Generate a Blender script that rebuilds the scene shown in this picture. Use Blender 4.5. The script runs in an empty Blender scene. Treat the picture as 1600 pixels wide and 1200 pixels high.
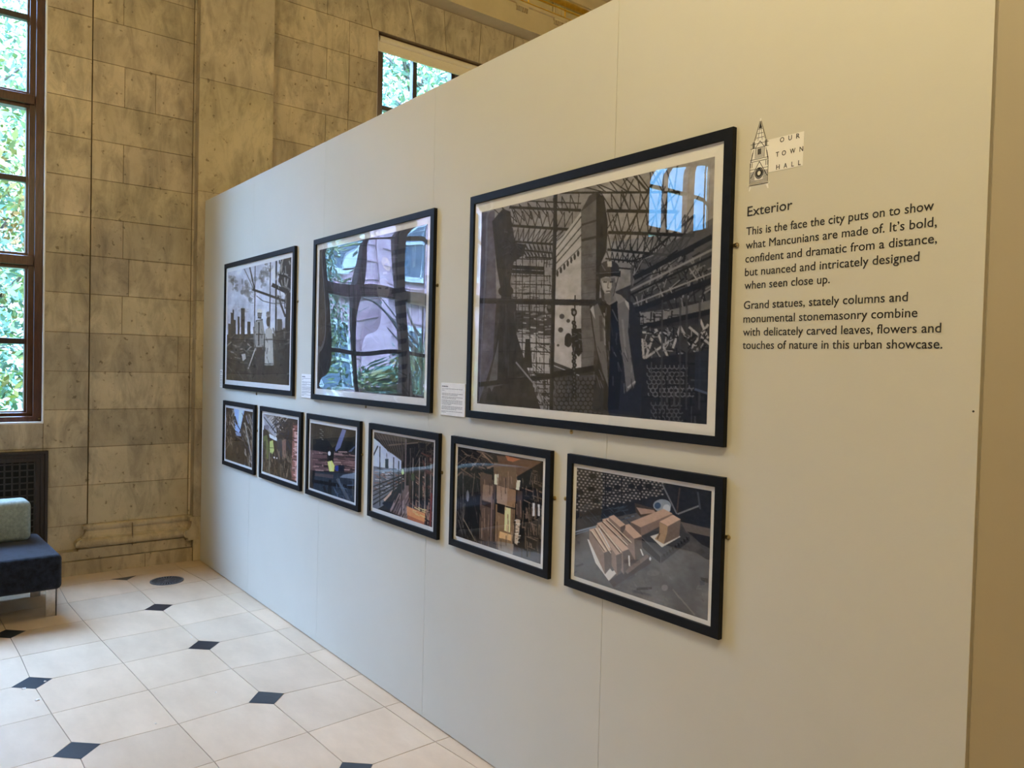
import bpy, bmesh, math, random
import numpy as np
from mathutils import Vector, Matrix

sc = bpy.context.scene
# ------------------------------------------------------------------ camera
CAMPOS = Vector((0.0, -1.7804, 1.55))
fwd = Vector((-0.77865164, 0.6269907, -0.02417208))
rgt = Vector((0.62651131, 0.77901528, 0.02487508))
upv = Vector((-0.03442686, -0.00422494, 0.99939829))
cd = bpy.data.cameras.new('camera')
cam = bpy.data.objects.new('camera', cd)
sc.collection.objects.link(cam)
m = Matrix((rgt, upv, -fwd)).transposed().to_4x4()
m.translation = CAMPOS
cam.matrix_world = m
cd.sensor_fit = 'HORIZONTAL'
cd.sensor_width = 36.0
cd.lens = 1184.158 / 1600 * 36
cd.clip_start = 0.02
cd.clip_end = 200
sc.camera = cam
# ------------------------------------------------------------------ exposure
sc.view_settings.view_transform = 'Standard'
sc.view_settings.look = 'None'
sc.view_settings.gamma = 1
sc.view_settings.use_curve_mapping = False
sc.view_settings.exposure = 0.70
sc.cycles.use_denoising = True
sc.cycles.max_bounces = 8
sc.cycles.diffuse_bounces = 5
sc.cycles.glossy_bounces = 4
sc.cycles.transparent_max_bounces = 12
sc.cycles.sample_clamp_indirect = 6.0
# ------------------------------------------------------------------ sky
world = bpy.data.worlds.new('overcast_sky')
sc.world = world
world.use_nodes = True
wn = world.node_tree.nodes; wl = world.node_tree.links
for n in list(wn): wn.remove(n)
wo = wn.new('ShaderNodeOutputWorld'); bg = wn.new('ShaderNodeBackground')
wg = wn.new('ShaderNodeTexCoord'); sx = wn.new('ShaderNodeSeparateXYZ'); cr = wn.new('ShaderNodeValToRGB')
cr.color_ramp.elements[0].position = 0.27; cr.color_ramp.elements[0].color = (0.018, 0.05, 0.10, 1)
cr.color_ramp.elements[1].position = 0.60; cr.color_ramp.elements[1].color = (0.36, 0.575, 1.0, 1)
wl.new(wg.outputs['Generated'], sx.inputs[0]); wl.new(sx.outputs['Z'], cr.inputs[0])
wl.new(cr.outputs[0], bg.inputs['Color']); bg.inputs['Strength'].default_value = 66.0
wl.new(bg.outputs[0], wo.inputs[0])
# wall frame: origin (-6,0,0), s along the window wall, d out of it into the room
PSI = -0.02
NW = Vector((math.cos(PSI), math.sin(PSI), 0)); TW = Vector((-math.sin(PSI), math.cos(PSI), 0))
def WF(s, z, d): return Vector((-6, 0, 0)) + NW * d + TW * s + Vector((0, 0, z))
WINS = [(1, -2.82, -1.02), (2, 1.48, 3.28), (3, -7.12, -5.32)]
for k, a, b in WINS:                       # sky portals in the window openings
    ld = bpy.data.lights.new('window_portal', 'AREA'); ld.shape = 'RECTANGLE'
    ld.size = b - a; ld.size_y = 3.4
    ld.cycles.is_portal = True
    lo = bpy.data.objects.new('window_portal', ld); sc.collection.objects.link(lo)
    lo.location = WF((a + b) / 2, 2.78, -0.30)
    lo.rotation_euler = (math.radians(90), 0, math.radians(-90) + PSI + math.pi)
    z = NW; x = TW; y = Vector((0, 0, 1))
    mm = Matrix((x, y, x.cross(y))).transposed().to_4x4()
    if (mm.to_3x3() @ Vector((0, 0, -1))).dot(NW) < 0:
        mm = Matrix((-x, y, (-x).cross(y))).transposed().to_4x4()
    mm.translation = lo.location; lo.matrix_world = mm
LAMPCOL = (1.0, 0.82, 0.45)
LAMP_STRENGTH = 42.0

# ------------------------------------------------------------------ helpers
COL = sc.collection
def tag(o, label=None, cat=None, group=None, kind=None):
    if label: o['label'] = label
    if cat: o['category'] = cat
    if group: o['group'] = group
    if kind: o['kind'] = kind
    return o
def empty(name, loc=(0, 0, 0), label=None, cat=None, group=None):
    o = bpy.data.objects.new(name, None); COL.objects.link(o)
    o.location = loc; o.empty_display_size = 0.05
    return tag(o, label, cat, group)
class MB:
    def __init__(s): s.v = []; s.f = []; s.c = []
    def add(s, vs, fs, col=None):
        b = len(s.v); s.v += [tuple(x) for x in vs]
        for f in fs: s.f.append([b + i for i in f]); s.c.append(col)
        return s
    def box(s, a, b, col=None, fr=None):
        x0, y0, z0 = a; x1, y1, z1 = b
        vs = [(x, y, z) for x in (x0, x1) for y in (y0, y1) for z in (z0, z1)]
        if fr: vs = [fr(*v) for v in vs]
        return s.add(vs, [(0, 1, 3, 2), (4, 6, 7, 5), (0, 4, 5, 1), (2, 3, 7, 6), (0, 2, 6, 4), (1, 5, 7, 3)], col)
    def prism(s, poly, lo, hi, fr, col=None):       # poly in 2d, extruded lo..hi through fr(a,b,t)
        n = len(poly)
        vs = [fr(a, b, lo) for a, b in poly] + [fr(a, b, hi) for a, b in poly]
        fs = [tuple(range(n - 1, -1, -1)), tuple(range(n, 2 * n))] + [(i, (i + 1) % n, n + (i + 1) % n, n + i) for i in range(n)]
        return s.add(vs, fs, col)
    def tube(s, pts, r, n=10, col=None, caps=True):
        pts = [Vector(p) for p in pts]; rr = r if isinstance(r, (list, tuple)) else [r] * len(pts)
        b = len(s.v)
        for i, p in enumerate(pts):
            t = (pts[min(i + 1, len(pts) - 1)] - pts[max(i - 1, 0)]).normalized()
            a = t.cross(Vector((0, 0, 1)))
            if a.length < 1e-3: a = t.cross(Vector((0, 1, 0)))
            a.normalize(); c = t.cross(a)
            for k in range(n):
                w = 2 * math.pi * k / n
                s.v.append(tuple(p + (a * math.cos(w) + c * math.sin(w)) * rr[i]))
        for i in range(len(pts) - 1):
            for k in range(n):
                s.f.append([b + i * n + k, b + i * n + (k + 1) % n, b + (i + 1) * n + (k + 1) % n, b + (i + 1) * n + k]); s.c.append(col)
        if caps:
            s.f.append([b + k for k in range(n)]); s.c.append(col)
            s.f.append([b + (len(pts) - 1) * n + k for k in range(n - 1, -1, -1)]); s.c.append(col)
        return s
    def lathe(s, prof, cen, n=24, axis='z', col=None):
        b = len(s.v); cen = Vector(cen)
        for r, h in prof:
            for k in range(n):
                w = 2 * math.pi * k / n; a, c = r * math.cos(w), r * math.sin(w)
                s.v.append(tuple(cen + (Vector((a, c, h)) if axis == 'z' else Vector((a, h, c)))))
        for i in range(len(prof) - 1):
            for k in range(n):
                s.f.append([b + i * n + k, b + i * n + (k + 1) % n, b + (i + 1) * n + (k + 1) % n, b + (i + 1) * n + k]); s.c.append(col)
        return s
    def build(s, name, mat, parent=None, bevel=0, smooth=False, seg=2):
        me = bpy.data.meshes.new(name); me.from_pydata(s.v, [], s.f); me.update()
        if any(c is not None for c in s.c):
            at = me.color_attributes.new('tint', 'FLOAT_COLOR', 'CORNER')
            buf = np.ones((len(me.loops), 4), np.float32); i = 0
            for f, c in zip(s.f, s.c):
                c = c or (1, 1, 1)
                for _ in f: buf[i, :3] = c; i += 1
            at.data.foreach_set('color', buf.ravel())
        bm = bmesh.new(); bm.from_mesh(me)
        bmesh.ops.recalc_face_normals(bm, faces=bm.faces); bm.to_mesh(me); bm.free()
        if smooth:
            for p in me.polygons: p.use_smooth = True
        me.materials.append(mat)
        o = bpy.data.objects.new(name, me); COL.objects.link(o)
        if parent:
            o.parent = parent
            # geometry is written in world coordinates: undo the parent's place
            par = parent; off = Vector(parent.location)
            while par.parent: par = par.parent; off += Vector(par.location)
            me.transform(Matrix.Translation(-off))
        if bevel:
            b = o.modifiers.new('bevel', 'BEVEL'); b.width = bevel; b.segments = seg; b.limit_method = 'ANGLE'
            if smooth or seg > 2:
                for p in me.polygons: p.use_smooth = True
        return o
def IDF(a, b, c): return (a, b, c)
def copy_tree(o, parent=None):
    c = o.copy(); COL.objects.link(c); c.parent = parent
    for ch in [x for x in bpy.data.objects if x.parent == o]: copy_tree(ch, c)
    return c

# ------------------------------------------------------------------ materials
def mat(name, col=(.5, .5, .5), rough=.5, metal=0, spec=.5):
    M = bpy.data.materials.new(name); M.use_nodes = True
    b = M.node_tree.nodes['Principled BSDF']
    b.inputs['Base Color'].default_value = (*col, 1); b.inputs['Roughness'].default_value = rough
    b.inputs['Metallic'].default_value = metal; b.inputs['Specular IOR Level'].default_value = spec
    return M
def noise_col(M, c0, c1, scale=8, detail=5, tint=False, bump=0.0, bscale=None, p0=.35, p1=.65, stretch=None, rough=None):
    nt = M.node_tree; N = nt.nodes; L = nt.links; b = N['Principled BSDF']
    tc = N.new('ShaderNodeTexCoord'); src = tc.outputs['Object']
    if stretch:
        mp = N.new('ShaderNodeMapping'); mp.inputs['Scale'].default_value = stretch; L.new(src, mp.inputs[0]); src2 = mp.outputs[0]
    else: src2 = src
    no = N.new('ShaderNodeTexNoise'); no.inputs['Scale'].default_value = scale; no.inputs['Detail'].default_value = detail
    no.inputs['Roughness'].default_value = .62
    L.new(src2, no.inputs['Vector'])
    r = N.new('ShaderNodeValToRGB'); r.color_ramp.elements[0].position = p0; r.color_ramp.elements[1].position = p1
    r.color_ramp.elements[0].color = (*c0, 1); r.color_ramp.elements[1].color = (*c1, 1)
    L.new(no.outputs['Fac'], r.inputs[0]); out = r.outputs[0]
    if tint:
        at = N.new('ShaderNodeAttribute'); at.attribute_name = 'tint'
        mx = N.new('ShaderNodeMix'); mx.data_type = 'RGBA'; mx.blend_type = 'MULTIPLY'; mx.inputs[0].default_value = 1
        L.new(out, mx.inputs[6]); L.new(at.outputs['Color'], mx.inputs[7]); out = mx.outputs[2]
    L.new(out, b.inputs['Base Color'])
    if bump:
        n2 = N.new('ShaderNodeTexNoise'); n2.inputs['Scale'].default_value = bscale or scale * 4; n2.inputs['Detail'].default_value = 6
        L.new(src, n2.inputs['Vector'])
        bp = N.new('ShaderNodeBump'); bp.inputs['Strength'].default_value = bump; bp.inputs['Distance'].default_value = .01
        L.new(n2.outputs['Fac'], bp.inputs['Height']); L.new(bp.outputs[0], b.inputs['Normal'])
    return M, out
def thin_glass(name, f0, tint=(1, 1, 1), rough=0.0):
    """thin clear sheet: passes light straight on, mirrors more towards grazing angles, the same from both sides"""
    M = bpy.data.materials.new(name); M.use_nodes = True; nt = M.node_tree; N = nt.nodes; L = nt.links
    for n in list(N): N.remove(n)
    o = N.new('ShaderNodeOutputMaterial'); mx = N.new('ShaderNodeMixShader'); ge = N.new('ShaderNodeNewGeometry')
    dt = N.new('ShaderNodeVectorMath'); dt.operation = 'DOT_PRODUCT'
    L.new(ge.outputs['Incoming'], dt.inputs[0]); L.new(ge.outputs['Normal'], dt.inputs[1])
    def mth(op, x, y=None):
        n = N.new('ShaderNodeMath'); n.operation = op
        for i, v in enumerate((x, y)):
            if v is None: continue
            if isinstance(v, (int, float)): n.inputs[i].default_value = v
            else: L.new(v, n.inputs[i])
        return n.outputs[0]
    c = mth('ABSOLUTE', dt.outputs['Value']); k = mth('POWER', mth('SUBTRACT', 1.0, c), 5.0)
    f = mth('ADD', mth('MULTIPLY', k, 1 - f0), f0)
    t = N.new('ShaderNodeBsdfTransparent'); t.inputs[0].default_value = (*tint, 1)
    g = N.new('ShaderNodeBsdfGlossy'); g.inputs['Roughness'].default_value = rough; g.inputs['Color'].default_value = (1, 1, 1, 1)
    L.new(f, mx.inputs[0]); L.new(t.outputs[0], mx.inputs[1]); L.new(g.outputs[0], mx.inputs[2]); L.new(mx.outputs[0], o.inputs[0])
    return M

# stone with stains and pits, one colour per block through the block tint
def make_stone(name, base, bump=.35):
    M = mat(name, rough=.72, spec=.3)
    nt = M.node_tree; N = nt.nodes; L = nt.links; b = N['Principled BSDF']
    _, out = noise_col(M, tuple(x * .80 for x in base), tuple(x * 1.14 for x in base), scale=1.9, detail=9, tint=True)
    tc = N.new('ShaderNodeTexCoord'); mp = N.new('ShaderNodeMapping'); mp.inputs['Scale'].default_value = (6, 6, 2.2)
    L.new(tc.outputs['Object'], mp.inputs[0])
    n2 = N.new('ShaderNodeTexNoise'); n2.inputs['Scale'].default_value = 1.6; n2.inputs['Detail'].default_value = 8; n2.inputs['Roughness'].default_value = .7
    n2.inputs['Distortion'].default_value = .6
    L.new(mp.outputs[0], n2.inputs['Vector'])
    r2 = N.new('ShaderNodeValToRGB'); r2.color_ramp.elements[0].position = .30; r2.color_ramp.elements[1].position = .56
    r2.color_ramp.elements[0].color = (.54, .54, .56, 1); r2.color_ramp.elements[1].color = (1.03, 1.02, 1.0, 1)
    L.new(n2.outputs['Fac'], r2.inputs[0])
    vo = N.new('ShaderNodeTexNoise'); vo.inputs['Scale'].default_value = 26; vo.inputs['Detail'].default_value = 3
    L.new(tc.outputs['Object'], vo.inputs['Vector'])
    r3 = N.new('ShaderNodeValToRGB'); r3.color_ramp.elements[0].position = .27; r3.color_ramp.elements[1].position = .34
    r3.color_ramp.elements[0].color = (.45, .42, .38, 1); r3.color_ramp.elements[1].color = (1, 1, 1, 1)
    L.new(vo.outputs['Fac'], r3.inputs[0])
    cur = out
    for rr in (r2, r3):
        mx = N.new('ShaderNodeMix'); mx.data_type = 'RGBA'; mx.blend_type = 'MULTIPLY'; mx.inputs[0].default_value = .9
        L.new(cur, mx.inputs[6]); L.new(rr.outputs[0], mx.inputs[7]); cur = mx.outputs[2]
    L.new(cur, b.inputs['Base Color'])
    bp = N.new('ShaderNodeBump'); bp.inputs['Strength'].default_value = bump; bp.inputs['Distance'].default_value = .006
    L.new(vo.outputs['Fac'], bp.inputs['Height']); L.new(bp.outputs[0], b.inputs['Normal'])
    return M
STONE = make_stone('limestone', (.50, .42, .29))
CORN = mat('painted_plaster'); noise_col(CORN, (.52, .42, .24), (.58, .47, .27), scale=5, bump=.1)
TILE = mat('floor_limestone', rough=.33, spec=.45)
noise_col(TILE, (.585, .445, .305), (.68, .53, .375), scale=2.6, detail=7, tint=True, bump=.04, bscale=30, stretch=(1, 2.2, 1))
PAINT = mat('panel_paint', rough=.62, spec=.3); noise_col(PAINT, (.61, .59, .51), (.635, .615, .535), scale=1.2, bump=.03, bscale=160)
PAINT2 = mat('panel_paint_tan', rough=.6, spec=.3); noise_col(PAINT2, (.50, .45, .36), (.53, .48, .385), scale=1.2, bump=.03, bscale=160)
BLACK = mat('black_satin_wood', rough=.5, spec=.16); noise_col(BLACK, (.006, .007, .009), (.009, .010, .012), scale=40, bump=.04, bscale=200)
MATW = mat('white_card', rough=.8, spec=.2); noise_col(MATW, (.86, .86, .85), (.89, .89, .88), scale=3)
BROWN = mat('varnished_brown_wood', rough=.28, spec=.5); noise_col(BROWN, (.045, .018, .012), (.085, .034, .020), scale=9, stretch=(8, 8, 1), bump=.05)
DARKB = mat('dark_brown_wood', rough=.45); noise_col(DARKB, (.012, .007, .005), (.026, .014, .009), scale=9, stretch=(8, 8, 1))
GRL = mat('dark_lattice', rough=.5); noise_col(GRL, (.016, .014, .012), (.028, .024, .02), scale=20)
VOID = mat('grille_void', (.004, .004, .004), rough=.9)
WHITE = mat('white_gloss_paint', rough=.4); noise_col(WHITE, (.72, .73, .76), (.78, .79, .82), scale=6)
SLATE = mat('slate_fabric', rough=.9, spec=.1); noise_col(SLATE, (.035, .045, .065), (.05, .06, .085), scale=40)
BLIND = mat('cream_blind_fabric', rough=.75); noise_col(BLIND, (.66, .58, .42), (.72, .64, .47), scale=30, stretch=(1, 1, 12))
FAB = mat('charcoal_wool', rough=.95, spec=.15); noise_col(FAB, (.005, .006, .010), (.015, .019, .031), scale=26, detail=8, bump=.5, bscale=300)
FAB.node_tree.nodes['Principled BSDF'].inputs['Sheen Weight'].default_value = .12
FAB2 = mat('grey_green_wool', rough=.95, spec=.15); noise_col(FAB2, (.23, .27, .24), (.33, .37, .33), scale=60, detail=8, bump=.4, bscale=320)
CHROME = mat('brushed_steel', (.55, .53, .50), rough=.3, metal=1); noise_col(CHROME, (.48, .46, .43), (.6, .58, .55), scale=30)
BRASS = mat('brass', (.6, .42, .18), rough=.3, metal=1); noise_col(BRASS, (.5, .36, .15), (.68, .5, .22), scale=30)
BRASSD = mat('dark_brass', rough=.35, metal=1); noise_col(BRASSD, (.16, .12, .06), (.30, .23, .12), scale=30)
IRON = mat('vent_iron', rough=.45, metal=.6); noise_col(IRON, (.10, .12, .15), (.20, .22, .26), scale=40)
GOLD = mat('gilded_plaster', rough=.28, metal=.7); noise_col(GOLD, (.78, .46, .04), (.95, .60, .07), scale=20)
TEXT = mat('dark_vinyl', rough=.6); noise_col(TEXT, (.016, .015, .016), (.022, .020, .021), scale=10)
TEXTG = mat('grey_print_ink', rough=.7); noise_col(TEXTG, (.10, .10, .11), (.15, .15, .16), scale=10)
VWHITE = mat('white_vinyl', rough=.55); noise_col(VWHITE, (.82, .80, .75), (.86, .84, .79), scale=10)
PAPER = mat('white_paper', rough=.8); noise_col(PAPER, (.78, .78, .78), (.86, .86, .85), scale=50)
BRICK = mat('red_sandstone', rough=.85)
noise_col(BRICK, (.26, .15, .17), (.40, .26, .28), scale=2.5, detail=8, bump=.3)
PALE = mat('pale_window_paint', rough=.5); noise_col(PALE, (.5, .52, .55), (.58, .6, .62), scale=6)
ROOFM = mat('slate_roof', rough=.6); noise_col(ROOFM, (.07, .08, .10), (.13, .14, .16), scale=12, stretch=(1, 1, 6))
GRASS = mat('lawn', rough=.95); noise_col(GRASS, (.04, .09, .015), (.13, .17, .04), scale=6, detail=10, bump=.6, bscale=60)
BARK = mat('bark', rough=.9); noise_col(BARK, (.03, .025, .02), (.08, .065, .05), scale=12, stretch=(4, 4, 1), bump=.5)
DPANE = mat('dark_pane', (.05, .07, .10), rough=.08); noise_col(DPANE, (.05, .07, .09), (.10, .13, .17), scale=3)
GLASS = thin_glass('window_glass', .08, (.93, .96, .95))
ACRYL = thin_glass('acrylic_glazing', .095, (.97, .97, .97))
def vcol(name, rough=.5, spec=.3):
    M = mat(name, rough=rough, spec=spec); N = M.node_tree.nodes; L = M.node_tree.links
    at = N.new('ShaderNodeAttribute'); at.attribute_name = 'tint'
    L.new(at.outputs['Color'], N['Principled BSDF'].inputs['Base Color']); return M
PRINT = vcol('photographic_print', .55, .2)
LEAF = vcol('leaf', .6, .3)
def lamp_mat():
    M = bpy.data.materials.new('opal_lamp_glass'); M.use_nodes = True; b = M.node_tree.nodes['Principled BSDF']
    b.inputs['Base Color'].default_value = (.8, .75, .6, 1); b.inputs['Emission Color'].default_value = (*LAMPCOL, 1)
    b.inputs['Emission Strength'].default_value = LAMP_STRENGTH; return M
LAMPM = lamp_mat()

# ------------------------------------------------------------------ floor
rng = random.Random(5)
GM = {(0,0):(-4.977,-0.536),(2,0):(-4.181,-0.503),(4,0):(-3.364,-0.473),(6,0):(-2.561,-0.443),(-1,0):(-5.401,-0.547),(1,0):(-4.558,-0.519),(3,0):(-3.781,-0.49),(2,-2):(-4.149,-1.297),(4,-2):(-3.336,-1.24),(-1,-1):(-5.378,-0.968),(0,-1):(-4.963,-0.951),(1,-1):(-4.559,-0.928),(2,-1):(-4.163,-0.904),(3,-1):(-3.757,-0.881),(4,-1):(-3.332,-0.863),(5,-1):(-2.936,-0.839),(-1,1):(-5.411,-0.134),(0,1):(-5.004,-0.122),(1,1):(-4.585,-0.116),(2,1):(-4.18,-0.104),(3,1):(-3.753,-0.1),(4,1):(-3.339,-0.095),(5,1):(-2.967,-0.081),(6,1):(-2.568,-0.07),(5,0):(-2.947,-0.455)}
def G(i, j):
    if (i, j) in GM: return Vector((*GM[(i, j)], 0))
    return Vector((-4.9807 + .4056 * i - .0113 * j, -.5367 + .0154 * i + .3905 * j, 0))
fm = MB()
fm.box((-6.0, -9.5, -.12), (6.2, 7.2, -.004), (.42, .38, .33))
for i in range(-3, 28):
    for j in range(-23, 20):
        q = [G(i, j), G(i + 1, j), G(i + 1, j + 1), G(i, j + 1)]
        cen = sum(q, Vector()) / 4
        if not (-6.15 < cen.x < 6 and -9.3 < cen.y < 7): continue
        q = [v + (cen - v).normalized() * .0026 for v in q]
        idx = [(i, j), (i + 1, j), (i + 1, j + 1), (i, j + 1)]
        poly = []
        for k in range(4):
            a, b = idx[k]
            if a % 2 == 0 and b % 2 == 0 and not (a == -2 and i < -2):
                D = .082
                p, n = q[k - 1], q[(k + 1) % 4]
                poly.append(q[k] + (p - q[k]).normalized() * D); poly.append(q[k] + (n - q[k]).normalized() * D)
            else: poly.append(q[k])
        t = 1 + rng.uniform(-.07, .06); w = rng.uniform(-.02, .02)
        nn = len(poly)
        fm.add([(v.x, v.y, 0) for v in poly] + [(v.x, v.y, -.01) for v in poly],
               [tuple(range(nn))] + [(a, (a + 1) % nn, nn + (a + 1) % nn, nn + a) for a in range(nn)], (t + w, t, t - w))
for i in range(-4, 28, 2):
    for j in range(-22, 20, 2):
        c = G(i, j)
        if not (-6 < c.x < 6 and -9.3 < c.y < 7): continue
        D = .0835
        ax = (G(i + 1, j) - G(i - 1, j)).normalized(); ay = (G(i, j + 1) - G(i, j - 1)).normalized()
        dv = [c + ax * D, c + ay * D, c - ax * D, c - ay * D]
        if i < -2: continue
        if i == -2: dv = [dv[0], dv[1], dv[3]]
        fm.add([(v.x, v.y, -.0002) for v in dv], [tuple(range(len(dv)))], (.026, .040, .075))
o = fm.build('floor', TILE); tag(o, kind='structure')

# ------------------------------------------------------------------ window wall of stone blocks
CZ = [.165, .34, .622, .895, 1.163, 1.433, 1.707, 1.984, 2.255, 2.527, 2.80, 3.077, 3.344, 3.634, 3.929, 4.19, 4.475]
wm = MB(); wr = random.Random(11)
def wfr(a, b, t): return WF(a, b, t)
MORT = (.50, .44, .36)
def block(poly, d, tint=None, gap=.0022):
    cx = sum(p[0] for p in poly) / len(poly); cz = sum(p[1] for p in poly) / len(poly)
    pp = [(x + (gap if x < cx else -gap), z + (gap if z < cz else -gap)) for x, z in poly]
    t = tint or (lambda k: (k, k * wr.uniform(.98, 1.0), k * wr.uniform(.93, 1.0)))(wr.uniform(.86, 1.08))
    wm.prism(pp, d - .012, d, wfr, t)
def backing(s0, s1, z0, z1, d): wm.box((s0, z0, -.42), (s1, z1, d - .006), MORT, wfr)
def field(s0, s1, z0, z1, d, joints=None, dark={}):
    backing(s0, s1, z0, z1, d)
    zs = [z0] + [z for z in CZ if z0 + .03 < z < z1 - .03] + [z1]
    for k in range(len(zs) - 1):
        zc = (zs[k] + zs[k + 1]) / 2
        if joints is None:
            js = []; x = s0 + wr.uniform(.4, .9)
            while x < s1 - .25: js.append(x); x += wr.uniform(.5, .95)
        else:
            js = []
            for (a, b), jl in joints.items():
                if a < zc < b: js = jl
        xs = [s0] + [x for x in js if s0 + .05 < x < s1 - .05] + [s1]
        for q in range(len(xs) - 1):
            tt = None
            for (a, b), tv in dark.items():
                if a < zc < b: tt = tuple(tv * u for u in (1, .99, .97))
            block([(xs[q], zs[k]), (xs[q + 1], zs[k]), (xs[q + 1], zs[k + 1]), (xs[q], zs[k + 1])], d, tt)
# beside window 1 up to the pilaster
field(-1.02, -.745, .165, 4.475, -.09, {(0, 9): []})
field(-.742, -.065, .165, 4.475, -.08, {(3.93, 4.19): [-.549], (3.344, 3.634): [-.537, -.33], (2.80, 3.077): [-.54], (2.255, 2.527): [-.537],
      (1.984, 2.255): [-.496], (1.707, 1.984): [-.537], (1.433, 1.707): [-.15]}, {(1.45, 1.7): .84, (.9, 1.15): .80, (1.2, 1.4): 1.04, (.65, .88): 1.02, (3.1, 3.3): .90})
field(-.065, -.046, .165, 4.475, -.07, {(0, 9): []})
# pilaster: tall blocks
backing(-.048, .515, 0, 4.86, .025)
for a, b in [(0, .34), (.34, 1.163), (1.163, 1.984), (1.984, 2.81), (2.81, 3.654), (3.654, 4.86)]:
    block([(-.048, a), (.515, a), (.515, b), (-.048, b)], .025)
for a, b in [(.34, 1.163), (1.163, 1.984), (1.984, 2.81), (2.81, 3.654), (3.654, 4.86)]:      # its left cheek
    wm.box((-.0495, a + .002, -.085), (-.046, b - .002, .024), (.9, .88, .84), wfr)
field(.515, 1.205, .165, 4.475, -.08, {(4.19, 4.475): [], (3.93, 4.19): [1.002], (3.634, 3.929): [], (3.344, 3.634): [1.0], (3.0, 3.344): [], (2.8, 3.0): [.98]})
field(1.205, 1.48, .165, 4.475, -.08, {(0, 9): []})
# below and between the windows, and on to the corners
field(-2.82, -1.02, .165, 1.075, -.09); field(1.48, 3.28, .165, 1.075, -.08); field(-7.12, -5.32, .165, 1.075, -.08)
field(-5.32, -2.82, .165, 4.475, -.08); field(3.28, 7.3, .165, 4.475, -.08); field(-9.6, -7.12, .165, 4.475, -.08)
# lintel course with the fanned stones over each window
backing(-9.6, 7.3, 4.475, 4.86, -.08)
def lintel(js):
    for (b0, t0), (b1, t1) in zip(js[:-1], js[1:]):
        pp = [(b0 + .003, 4.478), (b1 - .003, 4.478), (t1 - .003, 4.858), (t0 + .003, 4.858)]
        k = wr.uniform(.85, 1.02); wm.prism(pp, -.092, -.08, wfr, (k, k * .99, k * .95))
lintel([(.515, .515), (1.0, 1.0), (1.42, 1.33), (1.86, 1.772), (2.188, 2.152), (2.56, 2.58), (2.95, 2.985), (3.33, 3.42), (3.8, 3.9), (4.6, 4.6), (5.9, 5.9), (7.3, 7.3)])
lintel([(-9.6, -9.6), (-8.4, -8.4), (-7.2, -7.3), (-6.7, -6.76), (-6.4, -6.42), (-6.0, -5.98), (-5.7, -5.64), (-5.2, -5.1), (-4.4, -4.4), (-3.6, -3.6), (-2.9, -3.0), (-2.4, -2.47), (-2.05, -2.08), (-1.75, -1.72), (-1.4, -1.33), (-.95, -.85), (-.5, -.5), (-.048, -.048)])
# plinth bands
wm.box((-9.6, 0, -.42), (7.3, .098, 0), (.90, .86, .80), wfr)
wm.box((-9.6, .099, -.42), (7.3, .103, -.03), (.35, .32, .28), wfr)
wm.box((-9.6, .103, -.42), (7.3, .165, -.020), (.95, .92, .86), wfr)
for s in (-3.1, -2.2, -1.35, -.38): wm.box((s, .0, -.002), (s + .004, .097, .0006), (.4, .36, .3), wfr)
# moulded base of the flat panel, returning at both ends
prof = [(.0, .165), (.066, .165), (.066, .177), (.050, .179), (.052, .182), (.074, .188), (.083, .198), (.086, .210), (.083, .223), (.072, .236), (.054, .243), (.044, .245), (.043, .251), (.032, .258), (.024, .272), (.018, .292), (.018, .309), (.034, .311), (.034, .331), (.026, .338), (.0, .341)]
b = len(wm.v); npf = len(prof)
for off, z in prof:
    dd = min(.025 + off, .034)
    for s_, d_ in ((-.742 - off, -.09), (-.742 - off, -.08 + off), (-.048 - off * .8, -.08 + off), (-.048 - off * .8, dd), (-.008, dd)):
        wm.v.append(tuple(WF(s_, z, d_)))
for r in range(npf - 1):
    for k in range(4):
        wm.f.append([b + r * 5 + k, b + r * 5 + k + 1, b + (r + 1) * 5 + k + 1, b + (r + 1) * 5 + k]); wm.c.append((.96, .92, .84))
wm.box((-.465, .17, -.02), (-.462, .335, .0015), (.4, .36, .3), lambda a, b_, t: WF(a, b_, t - .0))
wall = wm.build('wall_back', STONE); tag(wall, kind='structure')

# entablature above the stone wall
em = MB()
em.box((-9.6, 4.862, -.42), (7.3, 5.075, .095), None, wfr)
em.box((-9.6, 5.075, -.42), (7.3, 5.105, .12), None, wfr)
em.box((-9.6, 5.105, -.42), (7.3, 5.27, .075), None, wfr)
em.build('trim_1', CORN); tag(bpy.data.objects['trim_1'], kind='structure')
tg = MB(); k = -7.2
while k < 7:
    s0 = 2.86 + .48 * round((k - 2.86) / .48)
    tg.box((s0, 5.055, .09), (s0 + .15, 5.076, .115), None, wfr)
    for q in range(6):
        c = s0 + .013 + q * .0248
        tg.prism([(c - .0025, 5.056), (c + .0025, 5.056), (c + .006, 5.016), (c - .006, 5.016)], .094, .116, wfr)
    tg.box((s0, 5.105, .07), (s0 + .15, 5.25, .095), None, wfr)
    for q in (.03, .075, .12): tg.box((s0 + q - .012, 5.11, .09), (s0 + q + .012, 5.24, .102), None, wfr)
    k += .48
tg.build('trim_2', CORN); tag(bpy.data.objects['trim_2'], kind='structure')
gm = MB()
gm.tube([WF(-9.5, 5.235, .150), WF(7.2, 5.235, .150)], .032, 14)
gm.tube([WF(-9.5, 5.200, .10), WF(7.2, 5.200, .10)], .010, 8)
gm.tube([WF(-9.5, 5.11, .123), WF(7.2, 5.11, .123)], .006, 8)
for q in range(-14, 15):
    s0 = 2.86 + .48 * q
    if -9.3 < s0 < 7: gm.box((s0 + .15, 5.105, .072), (s0 + .158, 5.22, .104), None, wfr)
gm.build('trim_3', GOLD, smooth=True); tag(bpy.data.objects['trim_3'], kind='structure')
cm = MB()
cm.box((-6.4, -9.6, 5.62), (6.4, 7.3, 5.75))
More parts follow.
